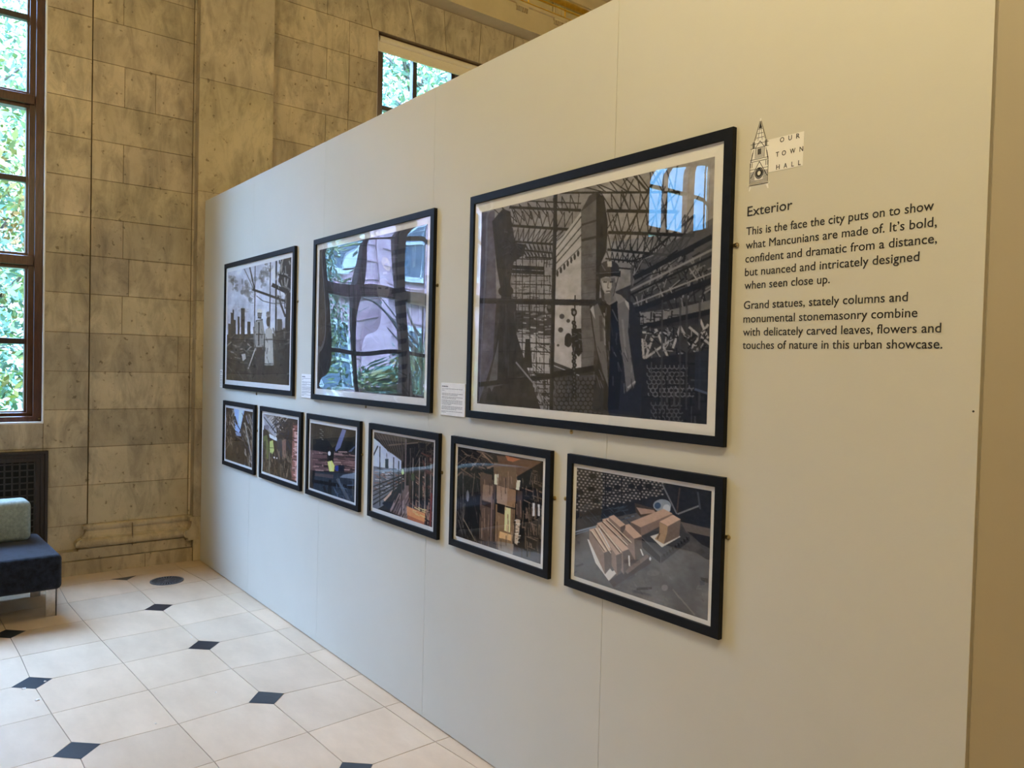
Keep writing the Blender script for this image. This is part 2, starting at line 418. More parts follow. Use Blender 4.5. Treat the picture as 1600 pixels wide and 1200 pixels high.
cm.box((-9.6, 5.265, -.42), (7.3, 5.40, .19), None, wfr); cm.box((-9.6, 5.40, -.42), (7.3, 5.62, .45), None, wfr)
for q in range(5): cm.box((-3.9 + q * 2.2, -9.5, 5.42), (-3.55 + q * 2.2, 7.2, 5.625))
for q in range(8): cm.box((-5.8, -8.6 + q * 2.15, 5.46), (6.1, -8.3 + q * 2.15, 5.625))
cm.build('ceiling', CORN); tag(bpy.data.objects['ceiling'], kind='structure')
def plain_wall(name, a, b):
    w = MB(); w.box(a, b, (.95, .93, .9)); oo = w.build(name, STONE); tag(oo, kind='structure')
plain_wall('wall_left', (-6.4, -9.75, -.1), (6.4, -9.45, 5.75))
plain_wall('wall_right', (-6.4, 7.15, -.1), (6.4, 7.4, 5.75))
plain_wall('wall_front', (6.1, -9.6, -.1), (6.4, 7.3, 5.75))

# ------------------------------------------------------------------ windows
def make_window(k, s0, s1):
    base = WF((s0 + s1) / 2, 1.075, -.2)
    z0, z1 = 1.075, 4.475
    root = empty('window_%d' % k, base); tag(root, kind='structure')
    rv = MB()                                                    # white painted reveal
    for a, b in (((s0 - .004, z0, -.24), (s0 + .007, z1, -.0925)), ((s1 - .007, z0, -.24), (s1 + .004, z1, -.0925)),
                 ((s0, z0 - .006, -.24), (s1, z0 + .006, -.0885))): rv.box(a, b, None, wfr)
    rv.build('reveal', WHITE, root)
    f = MB(); dk = -.20
    # outer frame in three stepped members
    for w_, d1 in ((.05, -.13), (.085, -.165), (.10, -.185)):
        f.box((s0 + .007, z0 + .006, -.26), (s0 + .007 + w_, z1, d1), None, wfr)
        f.box((s1 - .007 - w_, z0 + .006, -.26), (s1 - .007, z1, d1), None, wfr)
        f.box((s0 + .007, z0 + .006, -.26), (s1 - .007, z0 + .006 + w_ * .72, d1), None, wfr)
        f.box((s0 + .007, z1 - w_, -.26), (s1 - .007, z1, d1), None, wfr)
    c = (s0 + s1) / 2
    for w_, d1 in ((.065, -.18), (.035, -.15)): f.box((c - w_, z0 + .05, -.26), (c + w_, z1 - .02, d1), None, wfr)
    for zz in (3.29, 2.19):
        for w_, d1 in ((.055, -.175), (.032, -.145)): f.box((s0 + .06, zz - w_, -.26), (s1 - .06, zz + w_, d1), None, wfr)
    f.build('window_frame', BROWN, root, bevel=.004)
    g = MB()
    for q in (-1, 1):
        mc = c + q * .462
        g.box((mc - .022, z0 + .05, -.245), (mc + .022, z1 - .05, -.185), None, wfr)
    for zz in (3.855, 2.75, 1.635): g.box((s0 + .08, zz - .02, -.24), (s1 - .08, zz + .02, -.19), None, wfr)
    g.build('glazing_bar', DARKB, root, bevel=.004)
    p = MB(); p.add([WF(s0 + .05, z0 + .03, -.215), WF(s1 - .05, z0 + .03, -.215), WF(s1 - .05, z1 - .04, -.215), WF(s0 + .05, z1 - .04, -.215)], [(0, 1, 2, 3)])
    p.build('pane', GLASS, root)
    if k == 1:
        h = MB(); h.lathe([(0, .0), (.006, 0), (.006, .006), (0, .006)], WF(s1 - .02, 1.096, -.128), 10); h.build('brass_pin', BRASS, root)
for k, a, b in WINS: make_window(k, a, b)

# roller blind at the head of window 2
rb = empty('roller_blind', WF(2.38, 4.42, -.15), 'rolled-up cream roller blind at the top of the window behind the display wall', 'blind')
t = MB(); t.tube([WF(1.515, 4.432, -.135), WF(3.25, 4.432, -.135)], .030, 20); t.build('roller', BLIND, rb, smooth=False)
t = MB(); t.box((1.50, 4.335, -.128), (3.26, 4.425, -.124), None, wfr); t.build('fabric', BLIND, rb)
t = MB(); t.box((1.50, 4.318, -.134), (3.26, 4.340, -.118), None, wfr); t.build('bottom_bar', BLIND, rb, bevel=.004)
t = MB(); t.box((1.488, 4.40, -.165), (1.496, 4.462, -.105), None, wfr); t.tube([WF(1.494, 4.432, -.135), WF(1.514, 4.432, -.135)], .014, 12); t.build('bracket', CHROME, rb)

# radiator grille under window 1
gr = empty('radiator_grille', WF(-1.9, .235, -.09), 'dark wooden radiator grille with square lattice set under the window', 'grille')
g = MB(); a0, a1, b0, b1 = -2.80, -.99, .235, .881
for w_, d1 in ((.020, -.060), (.045, -.072), (.075, -.080)):
    g.box((a0, b0, -.12), (a0 + w_, b1, d1), None, wfr); g.box((a1 - w_, b0, -.12), (a1, b1, d1), None, wfr)
    g.box((a0, b0, -.12), (a1, b0 + w_, d1), None, wfr); g.box((a0, b1 - w_, -.12), (a1, b1, d1), None, wfr)
g.build('frame', DARKB, gr, bevel=.003)
g = MB(); x = a1 - .075
n = 0
while x > a0 + .07: g.box((x - .007, b0 + .06, -.0865), (x + .003, b1 - .06, -.0815), None, wfr); x -= .0435
z = b0 + .075
while z < b1 - .07: g.box((a0 + .06, z, -.088), (a1 - .06, z + .009, -.083), None, wfr); z += .0435
g.build('lattice', GRL, gr)
g = MB(); g.box((a0 + .01, b0 + .01, -.0895), (a1 - .01, b1 - .01, -.0888), None, wfr); g.build('backing', VOID, gr)

# ------------------------------------------------------------------ display wall
seams = [-5.96, -4.9376, -3.8717, -2.7831, -1.7133, -.6283]
names = ['white partition panel at the far end against the stone pilaster', 'white partition panel under the second and third small framed pictures',
         'white partition panel carrying the tall middle framed picture with window reflections', 'white partition panel left of the seam under the largest framed picture',
         'white partition panel with the Exterior text and tower logo']
for k in range(5):
    pm = MB(); pm.box((seams[k] + .0007, 0, .006), (seams[k + 1] - .0007, .045, 2.7368))
    o = pm.build('partition_panel', PAINT, bevel=.0007); tag(o, names[k], 'partition panel', 'panels of the display wall')
    if k == 4:
        h = MB(); h.lathe([(0, -.0006), (.0024, -.0006)], (-.640, 0, 1.477), 12, 'y'); h.build('screw_hole', TEXT, o)
# the next panel folds back behind the end of the run
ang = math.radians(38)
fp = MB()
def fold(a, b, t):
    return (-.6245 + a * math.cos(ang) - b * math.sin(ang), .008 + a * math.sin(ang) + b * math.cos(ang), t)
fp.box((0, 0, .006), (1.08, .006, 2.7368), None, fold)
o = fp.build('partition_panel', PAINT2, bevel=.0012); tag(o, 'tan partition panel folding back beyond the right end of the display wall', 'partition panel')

bp_ = MB(); bp_.box((-5.0, -3.47, .006), (-1.7, -3.42, 2.7368))  # added screen out of view: cuts off the lower window mirrored in the glass
tag(bp_.build('added_screen', SLATE, bevel=.002), 'added dark grey screen on the camera side, blocking the lower window mirrored in the hard-hat picture', 'screen')
# ------------------------------------------------------------------ picture painter
def s2l(c):
    c = np.asarray(c, float) / 255.0
    return np.where(c <= .04045, c / 12.92, ((c + .055) / 1.055) ** 2.4)
class Art:
    """small paint program: draws in the picture's own plane, coordinates given in a quad"""
    def __init__(s, quad, w, h, bg, seed=1):
        s.w, s.h = w * 2, h * 2
        s.img = np.empty((s.h, s.w, 3)); s.img[:] = bg
        s.r = random.Random(seed); s.nr = np.random.RandomState(seed)
        q = np.array(quad, float); dst = [(0, 0), (s.w, 0), (s.w, s.h), (0, s.h)]
        A = []; B = []
        for (x, y), (X, Y) in zip(q, dst):
            A.append([x, y, 1, 0, 0, 0, -X * x, -X * y]); B.append(X)
            A.append([0, 0, 0, x, y, 1, -Y * x, -Y * y]); B.append(Y)
        s.H = np.append(np.linalg.solve(np.array(A), np.array(B)), 1).reshape(3, 3)
        s.k = s.w / ((q[1][0] - q[0][0] + q[2][0] - q[3][0]) / 2); s.k2 = s.h / ((q[3][1] - q[0][1] + q[2][1] - q[1][1]) / 2)
    def P(s, p):
        v = s.H @ np.array([p[0], p[1], 1.0]); return v[:2] / v[2]
    def g(s, v): return (v, v * .96, v * .88)
    def C(s, c): return np.array(s.g(c) if isinstance(c, (int, float)) else c, float)
    def polyr(s, pts, c, a=1.0):
        pts = np.array(pts); x0 = max(int(pts[:, 0].min()), 0); x1 = min(int(pts[:, 0].max()) + 2, s.w)
        y0 = max(int(pts[:, 1].min()), 0); y1 = min(int(pts[:, 1].max()) + 2, s.h)
        if x1 <= x0 or y1 <= y0: return
        Y, X = np.mgrid[y0:y1, x0:x1] + .5; ins = np.zeros(X.shape, bool); n = len(pts)
        for i in range(n):
            xa, ya = pts[i]; xb, yb = pts[(i + 1) % n]
            if ya == yb: continue
            cnd = ((ya > Y) != (yb > Y)) & (X < (xb - xa) * (Y - ya) / (yb - ya) + xa); ins ^= cnd
        R = s.img[y0:y1, x0:x1]; R[ins] = R[ins] * (1 - a) + s.C(c) * a
    def poly(s, pts, c, a=1.0): s.polyr([s.P(p) for p in pts], c, a)
    def line(s, p, q, w, c, a=1.0):
        p = s.P(p); q = s.P(q); d = q - p; L = np.hypot(*d)
        if L < 1e-6: return
        w = w * (s.k + s.k2) / 2; n = np.array([-d[1], d[0]]) / L * max(w, 1.1) / 2
        s.polyr([p + n, q + n, q - n, p - n], c, a)
    def lines(s, pts, w, c, a=1.0):
        for p, q in zip(pts[:-1], pts[1:]): s.line(p, q, w, c, a)
    def ell(s, cx, cy, rx, ry, c, a=1.0, n=20):
        s.poly([(cx + rx * math.cos(t * 2 * math.pi / n), cy + ry * math.sin(t * 2 * math.pi / n)) for t in range(n)], c, a)
    def zig(s, p, q, p2, q2, n, w, c):          # truss bars between the line p-q and the line p2-q2
        for i in range(n):
            a = i / n; b = (i + .5) / n; e = (i + 1) / n
            A = (p[0] + (q[0] - p[0]) * a, p[1] + (q[1] - p[1]) * a); E = (p[0] + (q[0] - p[0]) * e, p[1] + (q[1] - p[1]) * e)
            Bm = (p2[0] + (q2[0] - p2[0]) * b, p2[1] + (q2[1] - p2[1]) * b)
            s.line(A, Bm, w, c); s.line(Bm, E, w, c)
    def rnd(s, box, n, ln, w, cols, ang=None, a=1.0, spread=.3):
        x0, y0, x1, y1 = box
        for _ in range(n):
            x, y = s.r.uniform(x0, x1), s.r.uniform(y0, y1); l = ln * s.r.uniform(.4, 1.2)
            t = s.r.choice(ang) + s.r.uniform(-spread, spread) if ang else s.r.uniform(0, math.pi)
            s.line((x, y), (x + l * math.cos(t), y + l * math.sin(t)), w * s.r.uniform(.6, 1.4), s.r.choice(cols), a)
    def hexes(s, box, st, w, c):
        x0, y0, x1, y1 = box; y = y0; r = 0
        while y < y1:
            x = x0 + (st / 2 if r % 2 else 0)
            while x < x1:
                s.lines([(x, y), (x + st / 2, y + st * .3), (x + st, y)], w, c); s.line((x, y), (x, y - st * .6), w, c); x += st
            y += st * .85; r += 1
    def smooth(s, amp, f):
        def up(gr):
            hh, ww = gr.shape; ys = np.linspace(0, hh - 1.001, s.h); xs = np.linspace(0, ww - 1.001, s.w)
            yi = ys.astype(int); xi = xs.astype(int); fy = (ys - yi)[:, None]; fx = (xs - xi)[None]
            fy = fy * fy * (3 - 2 * fy); fx = fx * fx * (3 - 2 * fx)
            a = gr[yi][:, xi]; b = gr[yi][:, xi + 1]; c = gr[yi + 1][:, xi]; d = gr[yi + 1][:, xi + 1]
            return (a * (1 - fx) + b * fx) * (1 - fy) + (c * (1 - fx) + d * fx) * fy
        t = np.zeros((s.h, s.w)); am = 1
        for o in range(4):
            t += up(s.nr.rand(f * 2 ** o + 2, f * 2 ** o + 2) - .5) * am; am *= .6
        return t * amp
    def grain(s, amp, f=6): s.img += s.smooth(amp, f)[..., None]
    def mesh(s, rect, y, gain=1.35):
        im = (s.img[0::2, 0::2] + s.img[1::2, 0::2] + s.img[0::2, 1::2] + s.img[1::2, 1::2]) / 4
        h, w, _ = im.shape; im = np.clip(im, 3, 250)
        x0, x1, z0, z1 = rect
        X, Z = np.meshgrid(np.linspace(x0, x1, w), np.linspace(z1, z0, h))
        co = np.stack([X, np.full_like(X, y), Z], -1).reshape(-1, 3).astype(np.float32)
        idx = np.arange(h * w).reshape(h, w)
        fc = np.stack([idx[:-1, :-1], idx[1:, :-1], idx[1:, 1:], idx[:-1, 1:]], -1).reshape(-1, 4)
        me = bpy.data.meshes.new('print'); me.vertices.add(h * w); me.vertices.foreach_set('co', co.ravel())
        nf = len(fc); me.loops.add(nf * 4); me.loops.foreach_set('vertex_index', fc.ravel().astype(np.int32))
        me.polygons.add(nf); me.polygons.foreach_set('loop_start', np.arange(0, nf * 4, 4, dtype=np.int32))
        me.update(calc_edges=True)
        at = me.color_attributes.new('tint', 'FLOAT_COLOR', 'POINT')
        cc = np.ones((h * w, 4), np.float32); L_ = s2l(im.reshape(-1, 3)); Y_ = (L_ @ np.array([.3, .6, .1]))[:, None]; L_ = Y_ + (L_ - Y_) * .78; L_ = L_ * (Y_ / .18).clip(.02) ** .28; cc[:, :3] = np.clip(L_ * gain, .004, .85); at.data.foreach_set('color', cc.ravel())
        me.materials.append(PRINT); return me

PQ = {'A': [(355.5,425),(454,402.5),(451.5,602),(353,593.5)], 'B': [(497.6,390),(666.5,351),(663,621.6),(495.5,607.5)], 'C': [(751,330),(1117.5,246),(1101.6,662.7),(745,630.5)],
      's1': [(352,636),(393.5,643.5),(392,731),(351,716)], 's2': [(411,646.5),(464.5,655),(462.5,754.5),(409.5,737)], 's3': [(485,661.5),(555,673),(553,785.5),(482.5,763.5)],
      's4': [(584,675.5),(677,690.5),(674.5,824.5),(581,792.5)], 's5': [(714.5,698),(847.5,721),(844,881.5),(711.5,837.5)], 's6': [(900,731.5),(1110,766.5),(1105.5,969.5),(896.5,901)]}
PRECT = {'A': (-5.340, -4.243, 1.403, 2.146), 'B': (-3.862, -2.779, 1.4005, 2.1483), 'C': (-2.3925, -1.3055, 1.3994, 2.1437),
         's1': (-5.337, -4.822, .8525, 1.2115), 's2': (-4.639, -4.112, .8525, 1.2125), 's3': (-3.935, -3.403, .8500, 1.2090),
         's4': (-3.2156, -2.6932, .8567, 1.218), 's5': (-2.516, -1.992, .8545, 1.217), 's6': (-1.8211, -1.2817, .8526, 1.2155)}
KQ = 1.00974
def Q4(r): return (r[0] * KQ, r[1] * KQ, 1.55 + (r[2] - 1.55) * KQ, 1.55 + (r[3] - 1.55) * KQ)
ART = {}
def finish(n, a, gain=1.35): ART[n] = a.mesh(Q4(PRECT[n]), -.0100, np.array({'C': (.94, 1.0, 1.22), 's5': (1.2, 1.22, 1.3), 's6': (1.0, 1.06, 1.18), 's4': (.95, 1.0, 1.08), 'B': (.95, 1, 1.05)}.get(n, (1, 1, 1))) * gain)

def paint_C():
    a = Art(PQ['C'], 440, 380, (58, 55, 48), 3)
    a.poly([(751, 330), (1118, 246), (1116, 400), (1000, 440), (930, 470), (870, 470), (760, 470)], 124)
    a.poly([(930, 285), (1118, 246), (1116, 350), (1000, 375), (948, 372)], (132, 126, 116)); a.grain(16, 14)
    # scaffold city behind, left
    a.poly([(800, 400), (862, 405), (862, 645), (845, 650), (800, 560)], 128); a.grain(10, 20)
    a.rnd((795, 400, 862, 500), 120, 14, .9, [35, 42, 50], [0, 1.57], spread=.06)
    a.rnd((800, 500, 862, 640), 150, 12, 1.2, [30, 38, 48, 150], [0, 1.57, .8], spread=.1)
    for y in (417, 424): a.line((797, y), (850, y + 3), 6, 34)
    a.poly([(800, 485), (862, 488), (862, 525), (806, 522)], 62); a.rnd((803, 487, 860, 524), 40, 9, 2, [30, 150, 120], [0], spread=.1)
    a.poly([(802, 528), (858, 530), (858, 580), (812, 580)], 150); a.rnd((802, 528, 858, 580), 50, 14, .9, [35, 45], [0, 1.57, .8], spread=.05)
    a.poly([(821, 530), (828, 530), (832, 575), (818, 575)], 32)
    a.rnd((812, 580, 858, 650), 60, 16, 1.4, [30, 40, 140], [0, 1.57, .9], spread=.1)
    # roof trusses
    for p, q, w in (((800, 312), (908, 318), 2), ((795, 323), (908, 329), 4.2), ((798, 352), (890, 359), 4.2), ((800, 377), (865, 382), 3.5), ((820, 391), (866, 396), 2.6), ((820, 402), (866, 404), 2.2),
                    ((875, 301), (1062, 302), 3), ((948, 330), (1058, 333), 4.5), ((950, 364), (1084, 370), 4.5), ((949, 391), (1060, 402), 3.5), ((946, 405), (1030, 414), 2.4), ((948, 418), (1010, 424), 2)):
        a.line(p, q, w, 36)
    for p, q, p2, q2, n in (((770, 325), (905, 302), (790, 350), (908, 330), 10), ((790, 328), (908, 332), (795, 352), (900, 356), 9), ((800, 355), (890, 360), (800, 377), (868, 381), 10), ((800, 380), (866, 383), (815, 400), (866, 404), 10),
                            ((905, 290), (1060, 250), (940, 302), (1062, 302), 7), ((940, 303), (1062, 303), (950, 330), (1060, 333), 8), ((950, 333), (1100, 338), (950, 364), (1090, 368), 10), ((950, 367), (1080, 372), (950, 392), (1060, 400), 11), ((948, 394), (1050, 402), (950, 410), (1030, 416), 12)):
        a.zig(p, q, p2, q2, n, 1.5, 42)
    a.line((1012, 300), (1042, 255), 4, 34); a.line((1012, 300), (985, 268), 2.5, 38); a.line((1014, 302), (965, 390), 2.6, 40); a.line((1085, 338), (1000, 410), 3, 38); a.line((1060, 300), (1010, 352), 2, 40)
    a.rnd((935, 255, 1100, 400), 26, 60, 1.4, [40, 48], [1.1, 2.0], spread=.25)
    # statue at left
    a.poly([(747, 332), (772, 328), (775, 470), (770, 560), (758, 600), (747, 632)], (88, 82, 90))
    a.poly([(768, 345), (785, 325), (797, 330), (800, 360), (806, 380), (822, 382), (818, 398), (802, 410), (797, 440), (800, 470), (806, 520), (822, 570), (850, 655), (756, 640), (768, 585), (780, 500), (783, 460), (776, 420)], 40)
    a.grain(9, 24)
    a.rnd((783, 355, 812, 400), 26, 10, 1.4, [66, 58, 74], a=.8); a.rnd((786, 395, 796, 560), 20, 40, 2, [56, 62], [1.57], a=.7, spread=.1)
    a.poly([(763, 600), (779, 530), (777, 592), (768, 612)], 88); a.poly([(762, 601), (818, 588), (817, 594), (760, 607)], 84)
    a.ell(790, 455, 12, 9, 34)
    # tower
    a.poly([(921, 306), (932, 300), (944, 308), (950, 350), (948, 392), (938, 412), (934, 480), (908, 480), (908, 330)], 66)
    a.poly([(932, 301), (944, 308), (950, 352), (947, 395), (940, 410), (936, 470), (930, 470)], 34)
    a.poly([(908, 331), (932, 312), (931, 470), (927, 582), (905, 582)], 92)
    a.poly([(869, 384), (908, 331), (908, 582), (864, 566)], 152)
    a.grain(7, 30)
    for dy in (0, 12, 22): a.line((869, 390 + dy), (909, 338 + dy * 1.3), 2, 70)
    a.line((909, 352), (932, 345), 3, 60); a.line((909, 376), (932, 371), 4, 52)
    for k in range(7): x = 871 + k * 5.4; a.ell(x, 428 - k * 5.2, 1.8, 5, 50)
    a.line((869, 424), (909, 385), 1.6, 90)
    for y in (400, 420, 440, 460, 500, 530, 560): a.line((909, y), (931, y - 3), .9, 74)
    a.rnd((911, 395, 930, 480), 14, 7, 3, [76, 100], [0], a=.6, spread=.05)
    for x, y, r in ((878, 495, 4), (888, 502, 3), (876, 516, 4), (885, 538, 3), (872, 540, 2), (895, 485, 3), (882, 430 + 45, 3), (897, 520, 2)): a.ell(x, y, r, r, 66)
    for k in range(3): a.line((864, 566 + k * 5), (905, 582 + k * 5), 1.6, 60 if k % 2 == 0 else 150)
    # scaffold poles
    a.line((868, 303), (861, 648), 7, 32); a.line((866, 303), (859, 648), 1.2, 66, .7)
    a.line((746, 470), (930, 474), 9, 30); a.line((746, 468), (865, 469.5), 1.4, 78, .6); a.line((748, 601), (866, 588), 8, 28); a.line((862, 586), (928, 576), 9, 26)
    a.ell(860, 482, 6, 7, 44); a.ell(858, 480, 3, 3, 92); a.ell(800, 480, 7, 9, 46); a.line((848, 494), (838, 500), 5, 96)
    # netting bottom middle
    a.poly([(866, 590), (940, 585), (940, 662), (864, 655)], 74); a.hexes((866, 594, 940, 662), 7.5, 1.5, 24); a.rnd((866, 590, 940, 660), 40, 10, 2, [30, 46, 100], [1.57], a=.6)
    # chain hoist
    a.line((899, 462), (897, 512), 2.2, 22)
    for k in range(20): a.ell(896.5 + (k % 2) * 1.2, 505 + k * 6, 3.4, 3.8, 24); a.ell(896.5 + (k % 2) * 1.2, 505 + k * 6, 1.3, 1.6, 84)
    a.ell(897, 489, 4.5, 6, 24); a.ell(897, 489, 2, 3, 120); a.ell(888, 532, 6, 11, 26); a.poly([(893, 514), (908, 514), (910, 550), (904, 558), (894, 545)], 22); a.rnd((896, 516, 907, 552), 8, 8, 1, [96])
    # cross-braced bays seen between the poles at left
    for yy in (404, 430, 444, 458): a.line((798, yy), (861, yy + 2), 1.5, 34)
    for xx in (806, 816, 828, 838, 850): a.line((xx, 398), (xx, 648), 1.6, 36)
    for yy in (535, 548, 566, 582, 598, 612, 630): a.line((808, yy), (860, yy + 3), 1.8, 34)
    a.line((806, 566), (838, 604), 3, 120); a.line((838, 604), (858, 650), 3, 96)
    # platforms on the right
    a.poly([(985, 470), (1116, 380), (1108, 662), (990, 650)], 52); a.grain(10, 30)
    a.poly([(985, 418), (1118, 340), (1116, 470), (985, 480)], 74, .8)
    a.rnd((985, 400, 1112, 470), 130, 26, 1.6, [28, 34, 44, 110, 126], [1.2, 1.9, -.5], spread=.25)
    for (p, q, w, c) in (((990, 436), (1112, 372), 7, 30), ((985, 455), (1112, 392), 3, 122), ((985, 462), (1112, 402), 3, 30), ((985, 478), (1112, 428), 2, 130), ((985, 489), (1112, 440), 8, 34)): a.line(p, q, w, c)
    a.poly([(1045, 486), (1110, 470), (1110, 488), (1045, 504)], 104); a.poly([(1000, 490), (1045, 484), (1045, 505), (1000, 512)], 118); a.rnd((990, 486, 1050, 515), 50, 14, 1.5, [28, 40], [1.57, 0], spread=.1)
    a.line((985, 516), (1110, 488), 7, 30)
    a.poly([(1003, 515), (1110, 505), (1107, 545), (1003, 562)], 60)
    for (p, q) in (((1008, 560), (1024, 515)), ((1024, 515), (1042, 558)), ((1005, 562), (1050, 530)), ((1050, 545), (1062, 510)), ((1062, 512), (1080, 545)), ((1075, 512), (1108, 540)), ((1078, 545), (1105, 508)), ((1003, 520), (1045, 522)), ((1003, 530), (1005, 560)), ((1092, 500), (1104, 530))): a.line(p, q, 3, 150)
    a.rnd((1003, 510, 1108, 560), 90, 16, 1.4, [140, 34, 120, 30], None)
    a.poly([(1003, 562), (1108, 548), (1104, 662), (1000, 655)], 40); a.grain(8, 24)
    a.hexes((1010, 575, 1068, 600), 7, 1.4, 96); a.hexes((1012, 606, 1080, 622), 7, 1.6, 104); a.hexes((1016, 632, 1060, 656), 7, 1.5, 84)
    a.rnd((1004, 560, 1105, 655), 50, 26, 2, [24, 30, 70], [0, 1.57], spread=.08)
    for x in (1034, 1062, 1072, 1092): a.line((x, 470), (x - 2, 640), 2.6, 66, .8)
    a.poly([(1084, 550), (1106, 548), (1104, 615), (1083, 608)], (44, 50, 60), .8); a.line((1083, 608), (1104, 615), 3, (78, 86, 98))
    # the worker
    a.poly([(921, 478), (938, 466), (950, 480), (968, 464), (988, 474), (1000, 510), (1004, 590), (998, 648), (926, 640), (930, 590), (934, 560), (926, 520)], 42)
    a.poly([(928, 600), (1001, 600), (999, 650), (925, 643)], (40, 42, 46))
    a.poly([(938, 472), (966, 470), (972, 560), (966, 640), (942, 640), (946, 560)], 24)
    a.poly([(923, 482), (934, 475), (944, 500), (948, 560), (950, 605), (941, 580), (932, 545), (928, 520)], 98); a.poly([(922, 484), (927, 478), (930, 500)], 150)
    a.poly([(964, 474), (976, 468), (983, 478), (981, 520), (986, 560), (992, 600), (978, 613), (974, 570), (968, 530)], 104); a.poly([(975, 468), (982, 474), (983, 486), (978, 478)], 150)
    a.line((944, 490), (945, 540), 2, 130); a.line((938, 494), (940, 534), 5, 74); a.line((972, 500), (978, 560), 3, 130, .6); a.line((980, 606), (992, 596), 2.5, 150)
    a.rnd((928, 480, 990, 600), 40, 18, 1.6, [60, 120, 84], [1.4], a=.6)
    a.poly([(943, 456), (960, 452), (966, 470), (952, 478), (941, 470)], 112); a.poly([(958, 458), (970, 462), (978, 470), (966, 476)], 120); a.poly([(938, 450), (944, 456), (948, 476), (940, 468)], 60)
    a.poly([(941, 436), (961, 434), (961.5, 447), (959, 456), (954, 463), (949, 463.5), (944, 458), (941, 448)], 146)
    a.poly([(955, 436), (961, 436), (961.5, 447), (959, 456), (954, 463), (952.5, 457), (956, 450)], 92, .9); a.poly([(941, 436), (961, 434), (961, 441), (941, 440.5)], 78, .55)
    a.poly([(943, 444), (948, 444), (948, 453), (944, 454)], 158, .6); a.poly([(944, 456), (949, 457), (949, 463), (945, 459)], 124, .6); a.line((942.5, 441.5), (948.5, 442), 1.7, 44); a.line((952.5, 442), (958, 441.5), 1.7, 40); a.line((950.6, 441), (949.2, 450.5), 1.5, 96); a.line((949, 451), (952, 451), 1.3, 70)
    a.line((947, 456), (953.5, 456), 1.7, 66); a.line((948, 459.5), (953, 459.5), 1.0, 118); a.ell(962, 446, 1.6, 3.6, 84); a.poly([(944, 460), (957, 458), (959, 470), (951, 476), (944, 469)], 100)
    a.ell(952, 421, 15.5, 13, 52); a.ell(948, 417, 8, 7, 66, .6); a.poly([(934, 426), (970, 424), (969, 434), (952, 431), (936, 437)], 30); a.line((936, 428), (968, 426), 1.4, 84); a.poly([(949, 409), (956, 409), (956, 418), (949, 418)], 150); a.line((940, 414), (946, 424), 1.5, 96); a.line((936, 436), (943, 462), 1.2, 44); a.line((966, 434), (958, 464), 1.2, 60)
    a.grain(5, 60); finish('C', a, 1.45)

